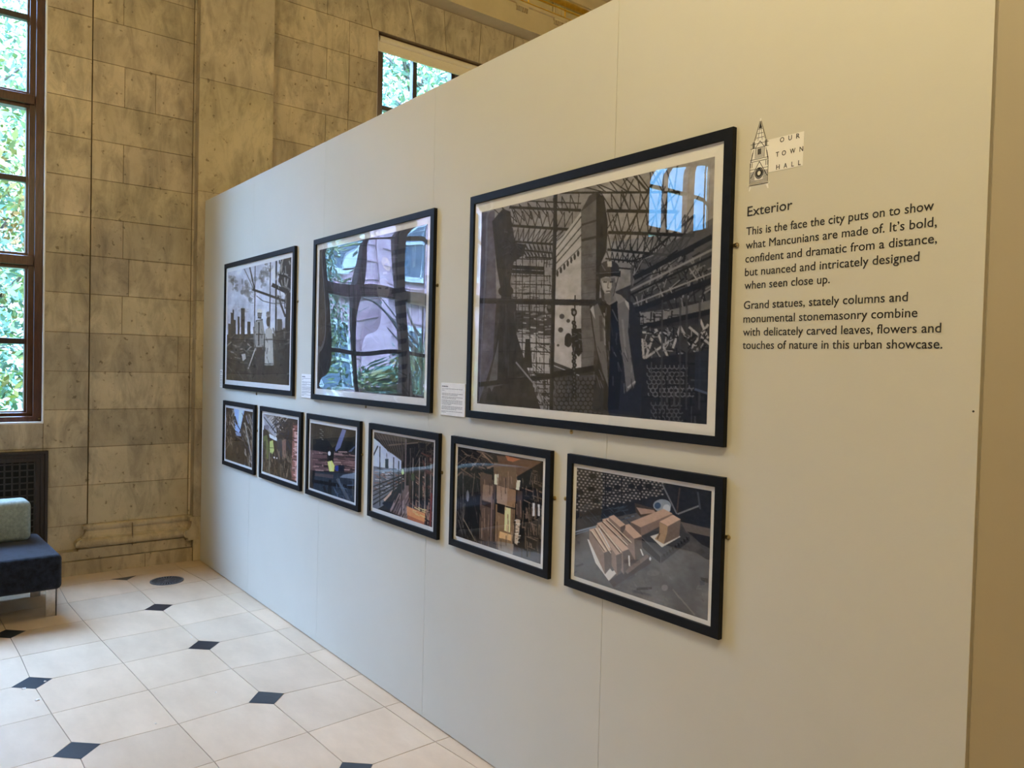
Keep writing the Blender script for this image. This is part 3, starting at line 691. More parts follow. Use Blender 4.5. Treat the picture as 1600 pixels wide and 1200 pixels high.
def paint_A():
    a = Art(PQ['A'], 150, 220, (120, 118, 122), 7)
    a.poly([(350, 420), (455, 400), (455, 520), (350, 522)], (176, 178, 188)); a.grain(26, 4)
    for x, y, rx, ry, c in ((363, 436, 5, 11, 84), (368, 449, 4, 7, 90), (384, 452, 10, 18, 92), (390, 460, 8, 10, 110), (410, 430, 10, 14, 110), (418, 424, 7, 10, 96), (436, 470, 8, 10, 140), (378, 483, 8, 4, 140)):
        for q in range(26):
            a.ell(x + a.r.gauss(0, rx * .5), y + a.r.gauss(0, ry * .5), rx * a.r.uniform(.12, .4), ry * a.r.uniform(.10, .3), c + a.r.uniform(-14, 26), .35)
    a.grain(16, 8)
    a.poly([(350, 522), (455, 520), (455, 605), (350, 600)], 66); a.grain(14, 12)
    for x0, x1, y in ((356, 360, 505), (360, 365, 488), (363, 365, 483), (365, 368, 499), (371, 374, 494), (376, 382, 481), (386, 391, 502), (432, 440, 498), (441, 448, 512)): a.poly([(x0, y), (x1, y + .5), (x1, 530), (x0, 530)], 58 if x0 < 430 else 84)
    a.rnd((352, 528, 400, 560), 46, 10, 1.4, [40, 96, 130, 46], [0, .6, -.6]); a.poly([(377, 553), (383, 552), (384, 560), (379, 564)], 160)
    a.line((380, 597), (399, 543), 1.6, 170); a.poly([(352, 558), (385, 566), (390, 600), (352, 595)], 50)
    a.rnd((352, 560, 400, 600), 30, 16, 1.6, [36, 70, 84], [1.1, .3])
    # scaffold
    for x in (398, 421.5): a.line((x, 405), (x - .8, 520), 1.4, 50)
    a.line((389, 415), (398, 456), 2.2, 60); a.line((381, 420), (396, 452), 1.2, 96); a.line((430.5, 405), (430, 580), 2.4, 40); a.line((394, 452), (448, 472), 3, 52); a.line((424, 445), (450, 458), 5, 44)
    a.line((433, 462), (445, 495), 2.6, 46); a.poly([(438, 402), (455, 398), (455, 465), (445, 462), (434, 440)], 56); a.poly([(446, 440), (455, 436), (452, 604), (443, 603)], 44); a.line((441, 405), (434, 432), 2, 150)
    a.rnd((432, 405, 452, 470), 26, 14, 1.6, [36, 110, 140], [1.57, .4]); a.lines([(400, 462), (410, 470), (425, 474), (443, 474)], 1, 90)
    a.poly([(428, 520), (448, 515), (448, 604), (420, 602)], 64); a.rnd((425, 515, 447, 600), 40, 22, 1.6, [36, 44, 100], [1.57, -.2], spread=.15)
    a.poly([(395, 570), (448, 560), (448, 604), (393, 600)], 54)
    # two workers
    a.poly([(399, 500), (410, 498), (411, 545), (409, 600), (401, 600), (399, 548)], (70, 60, 54)); a.poly([(397, 505), (402, 500), (410, 500), (413, 520), (411, 542), (400, 542), (397, 530)], 140); a.line((404, 503), (404, 540), 2, 60); a.line((399, 522), (411, 522), 1.6, 72)
    a.ell(405, 492, 3.4, 5, 120); a.ell(405, 486, 4.2, 3.6, 190); a.line((401.5, 489), (409, 489), 1, 60); a.line((402, 496), (408, 497), 2, 70); a.line((396, 510), (398, 542), 2.6, 110)
    a.poly([(414, 515), (420, 510), (425, 516), (427, 570), (413, 570)], 165); a.line((414, 530), (426, 530), 1.8, 90); a.line((413, 568), (426, 568), 1.6, 84); a.poly([(413, 570), (427, 570), (426, 602), (414, 600)], 52)
    a.ell(418.5, 502, 3, 8, 62); a.ell(418.5, 492, 3.4, 3.6, 130); a.ell(418.5, 489, 3.4, 2.6, 110); a.line((426, 512), (429, 525), 2.4, 130)
    a.rnd((398, 500, 427, 570), 26, 9, 1.2, [90, 60, 180], [1.57], a=.6)
    a.grain(8, 30); finish('A', a, 1.2)

def paint_B():
    a = Art(PQ['B'], 200, 270, (62, 56, 54), 9); a.grain(14, 5)
    a.poly([(497, 390), (520, 384), (517, 480), (510, 560), (500, 607), (495, 607)], (66, 56, 48)); a.rnd((497, 392, 516, 600), 30, 26, 1.6, [40, 92, 80], [1.5], a=.8)
    a.poly([(520, 384), (620, 362), (612, 480), (600, 500), (520, 470)], (92, 78, 84)); a.grain(12, 6)
    a.rnd((520, 380, 640, 470), 46, 50, 1.4, [48, 110, 66], [.05, 1.5], a=.6, spread=.08)
    a.poly([(622, 362), (640, 357), (640, 610), (610, 606), (616, 480)], (84, 76, 68)); 
    for k in range(11): a.poly([(612, 392 + k * 20), (636, 388 + k * 20), (634, 396 + k * 20), (610, 400 + k * 20)], 36)
    a.poly([(640, 357), (666, 351), (663, 621), (636, 616)], (96, 92, 88)); a.rnd((640, 360, 664, 610), 30, 40, 2, [40, 130, 66], [1.57], a=.7, spread=.05)
    a.poly([(640, 450), (663, 452), (663, 480), (640, 475)], 140)
    a.poly([(585, 412), (608, 410), (612, 440), (588, 440)], (58, 50, 58)); a.ell(598, 421, 13, 13, (74, 64, 76)); a.poly([(597, 425), (604, 425), (604, 433), (597, 433)], (150, 145, 150)); a.poly([(582, 430), (614, 428), (612, 438), (586, 440)], 44)
    a.ell(598, 452, 10, 17, (120, 106, 100)); a.line((590, 450), (595, 451), 2, 44); a.line((601, 451), (606, 450), 2, 44); a.line((594, 466), (603, 466), 1.8, 60)
    a.poly([(585, 468), (612, 468), (622, 500), (618, 600), (560, 590), (570, 500)], (52, 50, 62)); a.poly([(512, 520), (560, 500), (565, 600), (505, 600)], (54, 50, 42))
    a.rnd((505, 500, 630, 605), 70, 22, 2, [34, 80, 60, 40], None, a=.7)
    a.grain(8, 30); finish('B', a, 1.0)

def paint_small():
    a = Art(PQ['s1'], 100, 130, (58, 42, 30), 21); a.grain(10, 8)
    a.poly([(364, 634), (381, 640), (378, 652), (374, 672), (372, 676), (366, 672), (365, 655)], (130, 160, 218)); a.poly([(372, 640), (379, 641), (374, 668), (371, 660)], (176, 196, 235), .7)
    a.rnd((352, 638, 366, 690), 70, 14, 1.2, [(110, 90, 66), (150, 135, 115), (36, 26, 20), (80, 60, 44)], [1.9, 1.3], spread=.3)
    a.rnd((374, 645, 393, 720), 70, 18, 1.2, [(104, 88, 70), (140, 128, 112), (34, 26, 20), (70, 76, 100)], [1.2, 1.4], spread=.25)
    a.line((381, 660), (391, 712), 1.6, (150, 140, 124)); a.line((383, 650), (387, 662), 1.4, (120, 130, 160)); a.poly([(366, 674), (374, 676), (376, 682), (368, 680)], (120, 132, 160)); a.poly([(366, 680), (380, 690), (381, 725), (360, 716)], (50, 34, 22)); a.line((366, 680), (379, 689), 1.4, (100, 84, 64)); a.ell(369.5, 703, 1.6, 5, (84, 66, 52))
    a.grain(8, 30); finish('s1', a)
    a = Art(PQ['s2'], 110, 140, (58, 46, 38), 22); a.grain(10, 8)
    a.poly([(410, 645), (440, 650), (434, 680), (424, 682), (414, 668)], (130, 118, 110)); a.rnd((412, 648, 445, 664), 46, 12, 1, [(60, 48, 40), (180, 170, 160)], [.9, 2.3], spread=.1)
    a.poly([(410, 645), (417, 652), (434, 676), (430, 684), (416, 668), (410, 662)], (150, 146, 150)); a.poly([(410, 646), (413, 660), (412, 672), (410, 672)], (205, 212, 235)); a.line((412, 652), (430, 676), 1.4, 50)
    a.poly([(420, 678), (432, 684), (433, 690), (421, 684)], (200, 215, 240)); a.line((449, 652), (428, 684), 1.2, (160, 150, 140))
    a.rnd((430, 655, 455, 690), 50, 14, 1.4, [(50, 38, 32), (84, 66, 52), (40, 52, 76)], None)
    a.poly([(411, 682), (417, 680), (420, 700), (419, 718), (413, 716)], (96, 108, 44)); a.poly([(412, 690), (415, 688), (416, 715), (412, 715)], (60, 66, 30)); a.poly([(421, 690), (426, 688), (428, 704), (425, 710), (421, 706)], (160, 170, 70)); a.line((421, 700), (427, 700), 1, (110, 110, 60))
    a.ell(417, 668, 3.6, 4, (120, 112, 125)); a.poly([(432, 686), (440, 686), (440, 716), (434, 714)], (54, 60, 70)); a.poly([(440, 688), (446, 686), (446, 716), (441, 716)], (130, 92, 76))
    a.poly([(457, 660), (465, 664), (463, 752), (454, 748)], (150, 84, 68)); a.poly([(459, 674), (465, 674), (463, 752), (460, 750)], (190, 140, 126)); a.rnd((455, 662, 463, 750), 60, 7, 1, [(110, 40, 30), (205, 150, 135), (70, 40, 36)], [0], spread=.3)
    a.poly([(410, 718), (454, 722), (454, 750), (409, 736)], (50, 38, 28)); a.rnd((411, 700, 454, 745), 90, 14, 1.2, [(96, 72, 50), (34, 26, 20), (120, 100, 76)], [1.57, 1.4], spread=.15); a.line((421, 705), (420, 740), 1.2, (130, 118, 92)); a.ell(428, 715, 1.3, 1.3, (210, 205, 190)); a.ell(432, 716, 1.1, 1.1, (190, 185, 170))
    a.grain(8, 30); finish('s2', a)
    a = Art(PQ['s3'], 130, 150, (30, 26, 26), 23)
    a.poly([(484, 661), (556, 672), (555, 695), (500, 690), (484, 700)], (52, 42, 24)); a.poly([(493, 688), (550, 690), (552, 712), (494, 706)], (18, 16, 18))
    for k in range(14): a.line((519, 700), (500 + k * 4, 668 + k * .5), .8, (84, 70, 44), .7)
    a.poly([(534, 671), (540, 673), (531, 700), (524, 706), (523, 702)], (104, 112, 160)); a.poly([(552, 698), (556, 696), (548, 706), (543, 706)], (80, 92, 130))
    a.poly([(484, 704), (555, 713), (554, 738), (484, 736)], (112, 76, 72)); a.rnd((485, 706, 552, 736), 90, 16, 1.3, [(140, 100, 96), (70, 46, 44), (160, 120, 112), (60, 38, 36)], [.05], spread=.06)
    a.poly([(510, 700), (522, 700), (520, 725), (511, 725)], (34, 26, 26)); a.ell(514, 709, 2.2, 3.4, (225, 222, 220)); a.poly([(511, 722), (518, 720), (522, 728), (521, 737), (514, 737)], (190, 215, 50)); a.line((515, 722), (517, 736), 1, (226, 240, 120))
    a.ell(526, 732, 3.2, 4.5, (30, 60, 165)); a.poly([(528, 727), (537, 727), (537, 738), (528, 737)], (24, 26, 52))
    a.poly([(484, 737), (554, 740), (552, 786), (482, 763)], (44, 56, 74)); a.poly([(535, 742), (554, 738), (553, 748), (530, 746)], (110, 124, 140)); a.poly([(487, 740), (520, 742), (520, 748), (487, 744)], (90, 76, 76))
    a.line((484, 752), (553, 762), 4.5, (14, 18, 24)); a.line((526, 748), (546, 785), 5, (84, 92, 102)); a.poly([(513, 750), (517, 750), (517, 774), (511, 772)], (16, 16, 20)); a.line((505, 760), (510, 775), 4, (18, 20, 26))
    a.rnd((520, 746, 552, 780), 40, 10, .8, [(90, 116, 146), (60, 84, 112)], [.1, 1.3], a=.8); a.poly([(484, 735), (492, 737), (488, 765), (482, 763)], (26, 28, 34))
    for k in range(6): a.line((499 + k % 2 * 3, 672 + k * 3), (503 + k % 2 * 2, 673 + k * 3), 1, (150, 150, 140), .8)
    a.grain(7, 30); finish('s3', a)
    a = Art(PQ['s4'], 150, 170, (44, 34, 28), 24)
    a.poly([(582, 675), (584, 683), (600, 700), (627, 720), (628, 760), (581, 795)], (168, 172, 184)); a.grain(14, 4)
    a.poly([(582, 728), (628, 735), (628, 770), (581, 800)], (110, 110, 116)); a.rnd((582, 730, 625, 770), 110, 9, 1.2, [(60, 58, 60), (170, 165, 160), (140, 90, 66), (84, 90, 100)], [0, .2], spread=.3)
    a.line((583, 683), (627, 718), 2.6, 34); a.line((590, 697), (583, 712), 2, 34); a.poly([(584, 676), (633, 684), (629, 722), (600, 700)], (92, 76, 60))
    for k in range(9): a.line((588 + k * 5, 677 + k), (606 + k * 3, 706 + k * 1.5), 1.4, (54, 42, 32))
    a.poly([(633, 683), (678, 691), (677, 735), (636, 735)], (34, 26, 22)); a.line((606, 696), (668, 690), 2, (120, 96, 72)); a.rnd((636, 688, 676, 740), 60, 20, 1.6, [(60, 46, 36), (90, 72, 56), (20, 16, 14)], [0, 2.2, 1.57], spread=.2)
    a.poly([(601, 717), (606, 717), (606, 732), (601, 731)], (60, 74, 76)); a.line((603.5, 708), (603.5, 718), .8, 70)
    for x, y0, y1 in ((593, 698, 790), (614, 714, 770), (622, 720, 762)): a.line((x, y0), (x - .5, y1), 1.5, 34)
    for k in range(5): a.line((582, 760 + k * 7), (628, 742 + k * 4), 1.6, 34)
    a.poly([(596, 786), (628, 752), (634, 752), (610, 800)], (40, 46, 56)); a.poly([(598, 780), (612, 765), (610, 772), (600, 783)], (190, 150, 120))
    a.poly([(612, 800), (633, 758), (640, 758), (640, 815)], (118, 92, 86)); a.rnd((614, 765, 640, 812), 36, 22, 1.4, [(150, 124, 116), (70, 54, 50)], [2.0], spread=.1)
    a.line((633, 686), (631, 808), 2.4, (120, 100, 92)); a.line((627, 690), (626, 805), 1.8, (84, 66, 58)); a.line((640, 700), (639, 812), 2, (90, 74, 66))
    a.poly([(637, 740), (678, 740), (676, 826), (638, 815)], (72, 52, 44)); a.rnd((637, 738, 676, 815), 90, 16, 1.6, [(130, 84, 60), (34, 28, 28), (160, 120, 92), (40, 44, 50)], [1.57, .5], spread=.15)
    for x in (642, 653, 662): a.poly([(x, 740), (x + 6, 740), (x + 6, 790), (x, 786)], (26, 28, 32))
    for x in (644, 654, 663, 672): a.line((x, 715), (x - .5, 800), 1.3, (150, 128, 110))
    a.line((673, 770), (671, 822), 2.4, (140, 52, 44)); a.rnd((655, 705, 676, 760), 16, 12, 1.6, [(112, 60, 46), (84, 44, 36)], [1.57, .3]); a.ell(628, 737, 2, 4.5, (170, 185, 90)); a.ell(644, 745, 3, 6, (74, 96, 40), .8)
    a.poly([(634, 790), (663, 802), (662, 818), (635, 806)], (205, 128, 52)); a.poly([(635, 804), (662, 816), (661, 822), (636, 814)], (180, 96, 50)); a.rnd((636, 792, 661, 806), 10, 9, 1, [(200, 110, 30), (245, 165, 70)], [.4], spread=.1)
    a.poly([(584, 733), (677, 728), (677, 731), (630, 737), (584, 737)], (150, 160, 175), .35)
    a.grain(6, 34); finish('s4', a)
    a = Art(PQ['s5'], 170, 190, (24, 19, 17), 25); a.grain(7, 10)
    a.rnd((716, 700, 770, 740), 70, 22, 1.8, [(84, 64, 48), (50, 38, 32), (110, 86, 62), (16, 12, 12)], [.7, 2.3, .4], spread=.2)
    for p, q in (((752, 708), (769, 725)), ((780, 714), (793, 730)), ((760, 732), (785, 722)), ((806, 723), (840, 722))): a.line(p, q, 2.6, (130, 100, 70))
    a.poly([(775, 712), (845, 722), (806, 745), (780, 735)], (104, 70, 40)); a.poly([(788, 712), (812, 718), (800, 722), (792, 720)], (168, 92, 40)); a.poly([(770, 722), (805, 728), (806, 765), (771, 756)], (112, 84, 50)); a.grain(8, 10)
    a.poly([(750, 738), (768, 742), (766, 848), (748, 842)], (96, 72, 52)); a.poly([(754, 757), (772, 760), (769, 786), (753, 781)], (134, 106, 80))
    a.poly([(775, 758), (805, 766), (803, 794), (775, 786)], (150, 120, 90)); a.poly([(792, 762), (805, 766), (804, 793), (791, 790)], (140, 104, 62)); a.poly([(805, 766), (815, 768), (814, 812), (804, 808)], (80, 58, 46)); a.line((806, 766), (805, 808), 2, (40, 28, 22))
    a.poly([(774, 742), (801, 748), (800, 764), (776, 758)], (110, 84, 58)); a.poly([(772, 741), (778, 741), (777, 758), (771, 757)], (190, 172, 140)); a.poly([(806, 750), (812, 751), (810, 766), (805, 765)], (190, 172, 140))
    a.poly([(768, 757), (774, 758), (770, 852), (763, 850)], (84, 64, 54)); a.line((768, 760), (766, 850), 1.2, (140, 110, 96))
    a.poly([(774, 788), (804, 796), (800, 850), (772, 846)], (128, 96, 54)); a.poly([(788, 792), (797, 794), (796, 832), (787, 829)], (216, 172, 104)); a.poly([(780, 830), (800, 836), (798, 845), (779, 840)], (186, 144, 78)); a.poly([(776, 786), (788, 789), (787, 804), (776, 800)], (34, 24, 20)); a.poly([(752, 782), (766, 786), (766, 794), (752, 789)], (60, 40, 30))
    a.poly([(805, 810), (812, 812), (808, 852), (803, 848)], (170, 150, 120)); a.rnd((803, 810, 811, 850), 16, 5, 1, [(90, 70, 50), (215, 200, 170)], [0])
    a.poly([(775, 846), (845, 865), (844, 882), (760, 860), (745, 845)], (74, 74, 80)); a.poly([(776, 845), (802, 850), (800, 870), (778, 862)], (128, 118, 104))
    a.rnd((814, 735, 843, 860), 110, 18, 1.4, [(70, 56, 46), (20, 16, 16), (120, 96, 74), (100, 82, 60)], [1.57, 1.5, .3], spread=.15)
    for x, y0, y1 in ((831, 786, 806), (839, 788, 806), (845, 790, 812)): a.poly([(x, y0), (x + 3, y0), (x + 3, y1), (x, y1)], (225, 228, 235))
    a.rnd((714, 740, 745, 840), 60, 24, 1.2, [(60, 50, 44), (84, 76, 68), (14, 12, 12)], [1.57, 1.3], spread=.12); a.ell(730, 775, 2.4, 9, (110, 110, 112)); a.line((723, 738), (723, 825), 1, (110, 100, 88)); a.line((723, 810), (742, 845), 1.8, (120, 104, 76)); a.line((741, 740), (737, 775), 1.2, (110, 92, 70))
    a.rnd((750, 735, 812, 850), 50, 26, 1, [(70, 50, 36), (150, 116, 84)], [1.57], a=.7, spread=.04)
    a.grain(6, 40); finish('s5', a)
    a = Art(PQ['s6'], 260, 230, (84, 80, 78), 26); a.grain(26, 5)
    a.poly([(898, 728), (1112, 762), (1108, 830), (1050, 812), (1000, 800), (945, 812), (898, 840)], (40, 42, 46)); a.grain(8, 10)
    a.poly([(899, 731), (1040, 752), (1030, 775), (960, 785), (898, 803)], (58, 56, 54))
    for k in range(22):
        for j in range(15):
            x = 901 + k * 6.3 + (j % 2) * 3.1; y = 736 + j * 4.4 + k * .9
            if x < 1036 and y < 803 - (x - 899) * .22: a.ell(x, y, 1.9, 1.35, (150, 136, 122), n=6)
    for x, y in ((905, 770), (923, 765), (950, 765), (963, 762), (985, 760), (998, 762), (1012, 760), (925, 745), (930, 783)): a.ell(x, y, 5.5, 4.2, (34, 33, 34), n=10)
    for x in (945, 970, 1000): a.line((x, 738), (x, 795), 1.8, (34, 33, 34))
    a.line((898, 781), (1035, 762), 1.8, (34, 33, 34)); a.line((898, 832), (960, 815), 2.5, (120, 134, 146)); a.line((898, 836), (990, 806), 2, (96, 110, 122)); a.rnd((905, 790, 980, 818), 60, 16, .8, [(70, 82, 94), (50, 60, 70)], [-.3, .8], spread=.1)
    a.line((1033, 757), (1056, 803), 2.4, (110, 108, 108)); a.line((1057, 803), (1090, 790), 2.2, (120, 118, 116)); a.line((1060, 762), (1056, 800), 2.2, (84, 62, 52)); a.line((1088, 768), (1092, 795), 2.5, (74, 74, 78)); a.line((985, 808), (975, 830 - 25), 2, 80)
    a.ell(1033, 790, 14, 10, (130, 140, 152)); a.ell(1026, 790, 5, 5, (52, 84, 118)); a.ell(1040, 795, 6, 7, (165, 172, 180)); a.poly([(990, 786), (1022, 795), (1024, 802), (1000, 808), (992, 800)], (80, 62, 50)); a.poly([(993, 793), (1020, 797), (1024, 801), (1000, 804)], (160, 128, 108))
    a.poly([(1062, 815), (1108, 825), (1107, 852), (1070, 830)], (104, 92, 82)); a.poly([(1072, 830), (1108, 838), (1108, 856), (1095, 850)], (44, 42, 44)); 
    # pallet and the L-shaped blocks
    a.poly([(1000, 838), (1034, 866), (1076, 836), (1060, 826), (1018, 830)], (66, 66, 68)); a.poly([(1001, 840), (1031, 870), (1031, 880), (1003, 856)], (44, 44, 48)); a.poly([(1032, 869), (1076, 837), (1076, 845), (1032, 880)], (56, 56, 60))
    for k in range(9): a.line((1036 + k * 4.4, 865 - k * 3.3), (1038 + k * 4.4, 870 - k * 3.3), 2, (26, 26, 28))
    a.poly([(1015, 838), (1033, 855), (1062, 838), (1045, 828)], (205, 200, 196))
    a.poly([(984, 816), (1035, 795), (1049, 802), (1000, 824)], (176, 142, 116)); a.poly([(984, 816), (1000, 824), (1000, 838), (984, 828)], (112, 90, 76)); a.poly([(1000, 824), (1049, 802), (1049, 812), (1000, 838)], (130, 106, 90))
    a.poly([(1029, 815), (1050, 804), (1062, 811), (1042, 822)], (186, 152, 126)); a.poly([(1042, 822), (1062, 811), (1060, 838), (1036, 850)], (116, 96, 82)); a.poly([(1029, 816), (1042, 822), (1041, 833), (1036, 850), (1022, 842), (1029, 832)], (160, 128, 88)); a.line((1030, 833), (1026, 842), 1.4, (90, 66, 44))
    # moulded stones on the left pallet
    a.poly([(917, 846), (951, 910), (1015, 872), (1000, 858)], (96, 86, 80)); a.poly([(917, 843), (922, 845), (956, 893), (970, 888), (951, 908), (930, 880)], (208, 198, 192)); a.poly([(951, 908), (1014, 868), (1016, 880), (958, 918)], (70, 58, 52)); a.poly([(975, 892), (1010, 866), (1014, 870), (980, 897)], (120, 100, 90))
    def st(x0, y0, x1, y1, w, h, c1, c2, c3):
        a.poly([(x0, y0), (x0 + w, y0 - 3), (x1 + w, y1 - 4), (x1, y1)], c1); a.poly([(x1, y1), (x1 + w, y1 - 4), (x1 + w, y1 + h - 12), (x1 + 2, y1 + h)], c3); a.poly([(x0, y0), (x1, y1), (x1 + 2, y1 + h), (x0, y0 + h * .5)], c2)
    T1 = (184, 150, 122); T2 = (138, 112, 94); T3 = (100, 84, 74)
    st(940, 812, 980, 850, 12, 34, T1, T2, T3); st(970, 822, 990, 842, 12, 34, T1, T2, T3); st(950, 808, 968, 824, 8, 14, T1, T2, T3)
    st(932, 818, 972, 862, 10, 36, T1, T2, T3); st(930, 822, 962, 868, 9, 32, (172, 140, 114), T2, T3); st(920, 828, 943, 864, 12, 34, T1, T2, T3)
    for p, q in (((940, 816), (978, 853)), ((934, 822), (968, 864)), ((922, 831), (944, 862)), ((946, 813), (984, 849)), ((928, 827), (952, 866))): a.line(p, q, 1.8, (96, 72, 56)); a.line((p[0] + 2, p[1] - 1), (q[0] + 2, q[1] - 1), 1.2, (214, 182, 150))
    a.line((935, 826), (952, 856), 1.6, (226, 214, 204)); a.line((982, 868), (983, 885), 2.4, (200, 190, 180)); a.line((1000, 858), (1004, 868), 2.2, (200, 190, 180)); a.ell(1015, 873, 1.6, 3, (180, 176, 172))
    a.line((899, 886), (911, 882), 3, (30, 30, 32)); a.poly([(995, 918), (1018, 917), (1018, 921), (994, 922)], (32, 32, 34)); a.poly([(1093, 901), (1105, 903), (1105, 910), (1095, 906)], (30, 30, 34)); a.rnd((960, 895, 1100, 950), 22, 9, 1.6, [(120, 112, 104), (62, 58, 56)], None, a=.45); a.line((1050, 920), (1085, 960), 2.4, (130, 112, 98), .6); a.ell(1038, 918, 5, 5, (150, 140, 130), .5); a.ell(1020, 895, 10, 5, (128, 120, 110), .35)
    a.grain(7, 50); finish('s6', a)
paint_C(); paint_A(); paint_B(); paint_small()


# ------------------------------------------------------------------ framed pictures
def framed(label, outer, matr, me_print, sizeclass, group, seed, brackets, warp=1.0):
    x0, x1, z0, z1 = Q4(outer); a0, a1, b0, b1 = Q4(matr)
    root = empty('picture_frame', ((x0 + x1) / 2, -.0002, z0), label, 'framed picture', group)
    f = MB(); FY = -.018
    cs = [((x0, z0), (a0, b0)), ((x1, z0), (a1, b0)), ((x1, z1), (a1, b1)), ((x0, z1), (a0, b1))]
    for k in range(4):                                        # mitred moulding
        (o0, i0), (o1, i1) = cs[k], cs[(k + 1) % 4]
        vs = []
        for (o_, i_) in ((o0, i0), (o1, i1)):
            vs += [(o_[0], -.0005, o_[1]), (o_[0], FY, o_[1]), (i_[0], FY, i_[1]), (i_[0], FY + .006, i_[1]), (i_[0], -.0005, i_[1])]
        f.add(vs, [(q, (q + 1) % 5, 5 + (q + 1) % 5, 5 + q) for q in range(5)])
    f.build('frame', BLACK, root, bevel=.0012)
    mm_ = MB(); mm_.box((a0 - .001, -.0095, b0 - .001), (a1 + .001, -.0075, b1 + .001)); mm_.build('mount_card', MATW, root)
    po = bpy.data.objects.new('print', me_print); COL.objects.link(po); po.parent = root
    me_print.transform(Matrix.Translation(-Vector(root.location)))
    # glazing: one slightly bowed acrylic sheet
    nx, nz = 70, 60
    nr = np.random.RandomState(seed); ph = nr.rand(8, 4)
    X, Z = np.meshgrid(np.linspace(a0, a1, nx), np.linspace(b0, b1, nz))
    Y = np.zeros_like(X)
    for q in range(8):
        Y += np.sin((X * (2 + 9 * ph[q, 0]) + Z * (1 + 5 * ph[q, 1])) + ph[q, 2] * 6.28) * .00045 * warp * (.4 + ph[q, 3]) / (1 + q * .25)
    e = np.minimum(np.minimum(X - a0, a1 - X), np.minimum(Z - b0, b1 - Z))
    Y += np.exp(-(e / .028) ** 2) * .0012 * warp
    Y = np.clip(Y, -.0022, .0022)
    vs = [(X[i, j], -.0135 + Y[i, j], Z[i, j]) for i in range(nz) for j in range(nx)]
    fs = [(i * nx + j, i * nx + j + 1, (i + 1) * nx + j + 1, (i + 1) * nx + j) for i in range(nz - 1) for j in range(nx - 1)]
    g = MB(); g.add(vs, fs); g.build('glazing', ACRYL, root, smooth=True)
    for bx, bz, side in brackets:                             # security mirror plates
        h = MB()
        h.tube([(bx, -.0005, bz), (bx, -.003, bz)], .0075, 16)
        if side == 'r': h.box((bx - .012, -.003, bz - .005), (bx + .002, -.0005, bz + .005))
        elif side == 'l': h.box((bx - .002, -.003, bz - .005), (bx + .012, -.0005, bz + .005))
        else: h.box((bx - .005, -.003, bz - .002), (bx + .005, -.0005, bz + .012))
        h.tube([(bx, -.003, bz), (bx, -.0062, bz)], [.0045, .0028], 12)
        h.build('mirror_plate', BRASSD if bx < -2.2 else BRASS, root, bevel=.0005)
    return root
BIG = 'large framed photographs in the upper row'; SML = 'small framed photographs in the lower row'
framed('black framed black-and-white photograph of two workers above a city, leftmost of the upper row', (-5.395, -4.180, 1.3435, 2.2050), (-5.372, -4.209, 1.3725, 2.1750), ART['A'], 'L', BIG, 3, [(-4.199, 1.890, 'r'), (-4.83, 1.326, 'b')])
framed('black framed large photograph whose glass mirrors the garden window, middle of the upper row', (-3.925, -2.720, 1.3400, 2.2080), (-3.895, -2.749, 1.3690, 2.1800), ART['B'], 'L', BIG, 8, [(-2.733, 1.885, 'r'), (-3.351, 1.330, 'b')], 1.5)
framed('largest-looking black framed photograph of a worker in hard hat among scaffolding, beside the wall text', (-2.459, -1.243, 1.3410, 2.2110), (-2.433, -1.272, 1.3690, 2.1805), ART['C'], 'L', BIG, 5, [(-1.243, 1.895, 'r'), (-1.880, 1.329, 'b')], 1.3)
SD = [('s1', -5.381, -4.762, 'small framed colour photograph of pale sky between dark walls, leftmost of the lower row', []),
      ('s2', -4.683, -4.044, 'small framed photograph of workers in yellow vests on a brick scaffold walkway', []),
      ('s3', -3.978, -3.340, 'small framed photograph of a dark roof space with one crouching yellow-vested worker', []),
      ('s4', -3.257, -2.638, 'small framed photograph of a long scaffold walkway with bright orange board', []),
      ('s5', -2.557, -1.937, 'small framed photograph of boxed-in timber hoarding under a dark roof', []),
      ('s6', -1.862, -1.231, 'framed photograph of pale carved stone blocks on pallets, nearest of the lower row', [])]
for n, x0, x1, lab, br in SD:
    x1 -= .008
    z0, z1 = .8120, 1.2590
    brk = [({'s1': -4.804, 's2': -4.099, 's3': -3.377, 's4': -2.665, 's5': -1.955, 's6': -1.2408}[n], 1.091, 'r')]
    if n == 's6': brk.append((-1.900, 1.0975, 'l'))
    framed(lab, (x0, x1, z0, z1), (x0 + .0245, x1 - .0275, z0 + .027, z1 - .0295), ART[n], 'S', SML, ord(n[1]), brk, .7)

# ------------------------------------------------------------------ caption cards
def card(x0, x1, z0, z1, label, seed):
    root = empty('caption_card', ((x0 + x1) / 2, -.0002, z0), label, 'caption card', 'white caption cards beside the large pictures')
    c = MB(); c.box((x0, -.005, z0), (x1, -.0003, z1)); c.build('card', PAPER, root, bevel=.0005)
    r = random.Random(seed); t = MB(); W = x1 - x0; H = z1 - z0
    def words(z, h, frac, x_off=.045):
        x = x0 + W * x_off; end = x0 + W * (x_off + frac)
        while x < end:
            w = min(W * r.uniform(.03, .10), end - x); t.box((x, -.0053, z), (x + w, -.0049, z + h)); x += w + W * .014
    words(z1 - H * .125, H * .035, .25)
    words(z1 - H * .185, H * .012, .85); words(z1 - H * .235, H * .014, .10)
    z = z1 - H * .335
    for nl in (2, 2, 4, 3):
        for q in range(nl):
            words(z, H * .014, .86 if q < nl - 1 else r.uniform(.3, .8)); z -= H * .042
        z -= H * .02
    words(z, H * .012, .86); words(z - H * .04, H * .014, .18)
    t.build('caption_text', TEXTG, root)
card(-5.545, -5.397, 1.343, 1.470, 'white caption card at the left edge of the leftmost large picture', 1)
card(-4.120, -3.950, 1.340, 1.473, 'white caption card between the leftmost and the middle large pictures', 2)
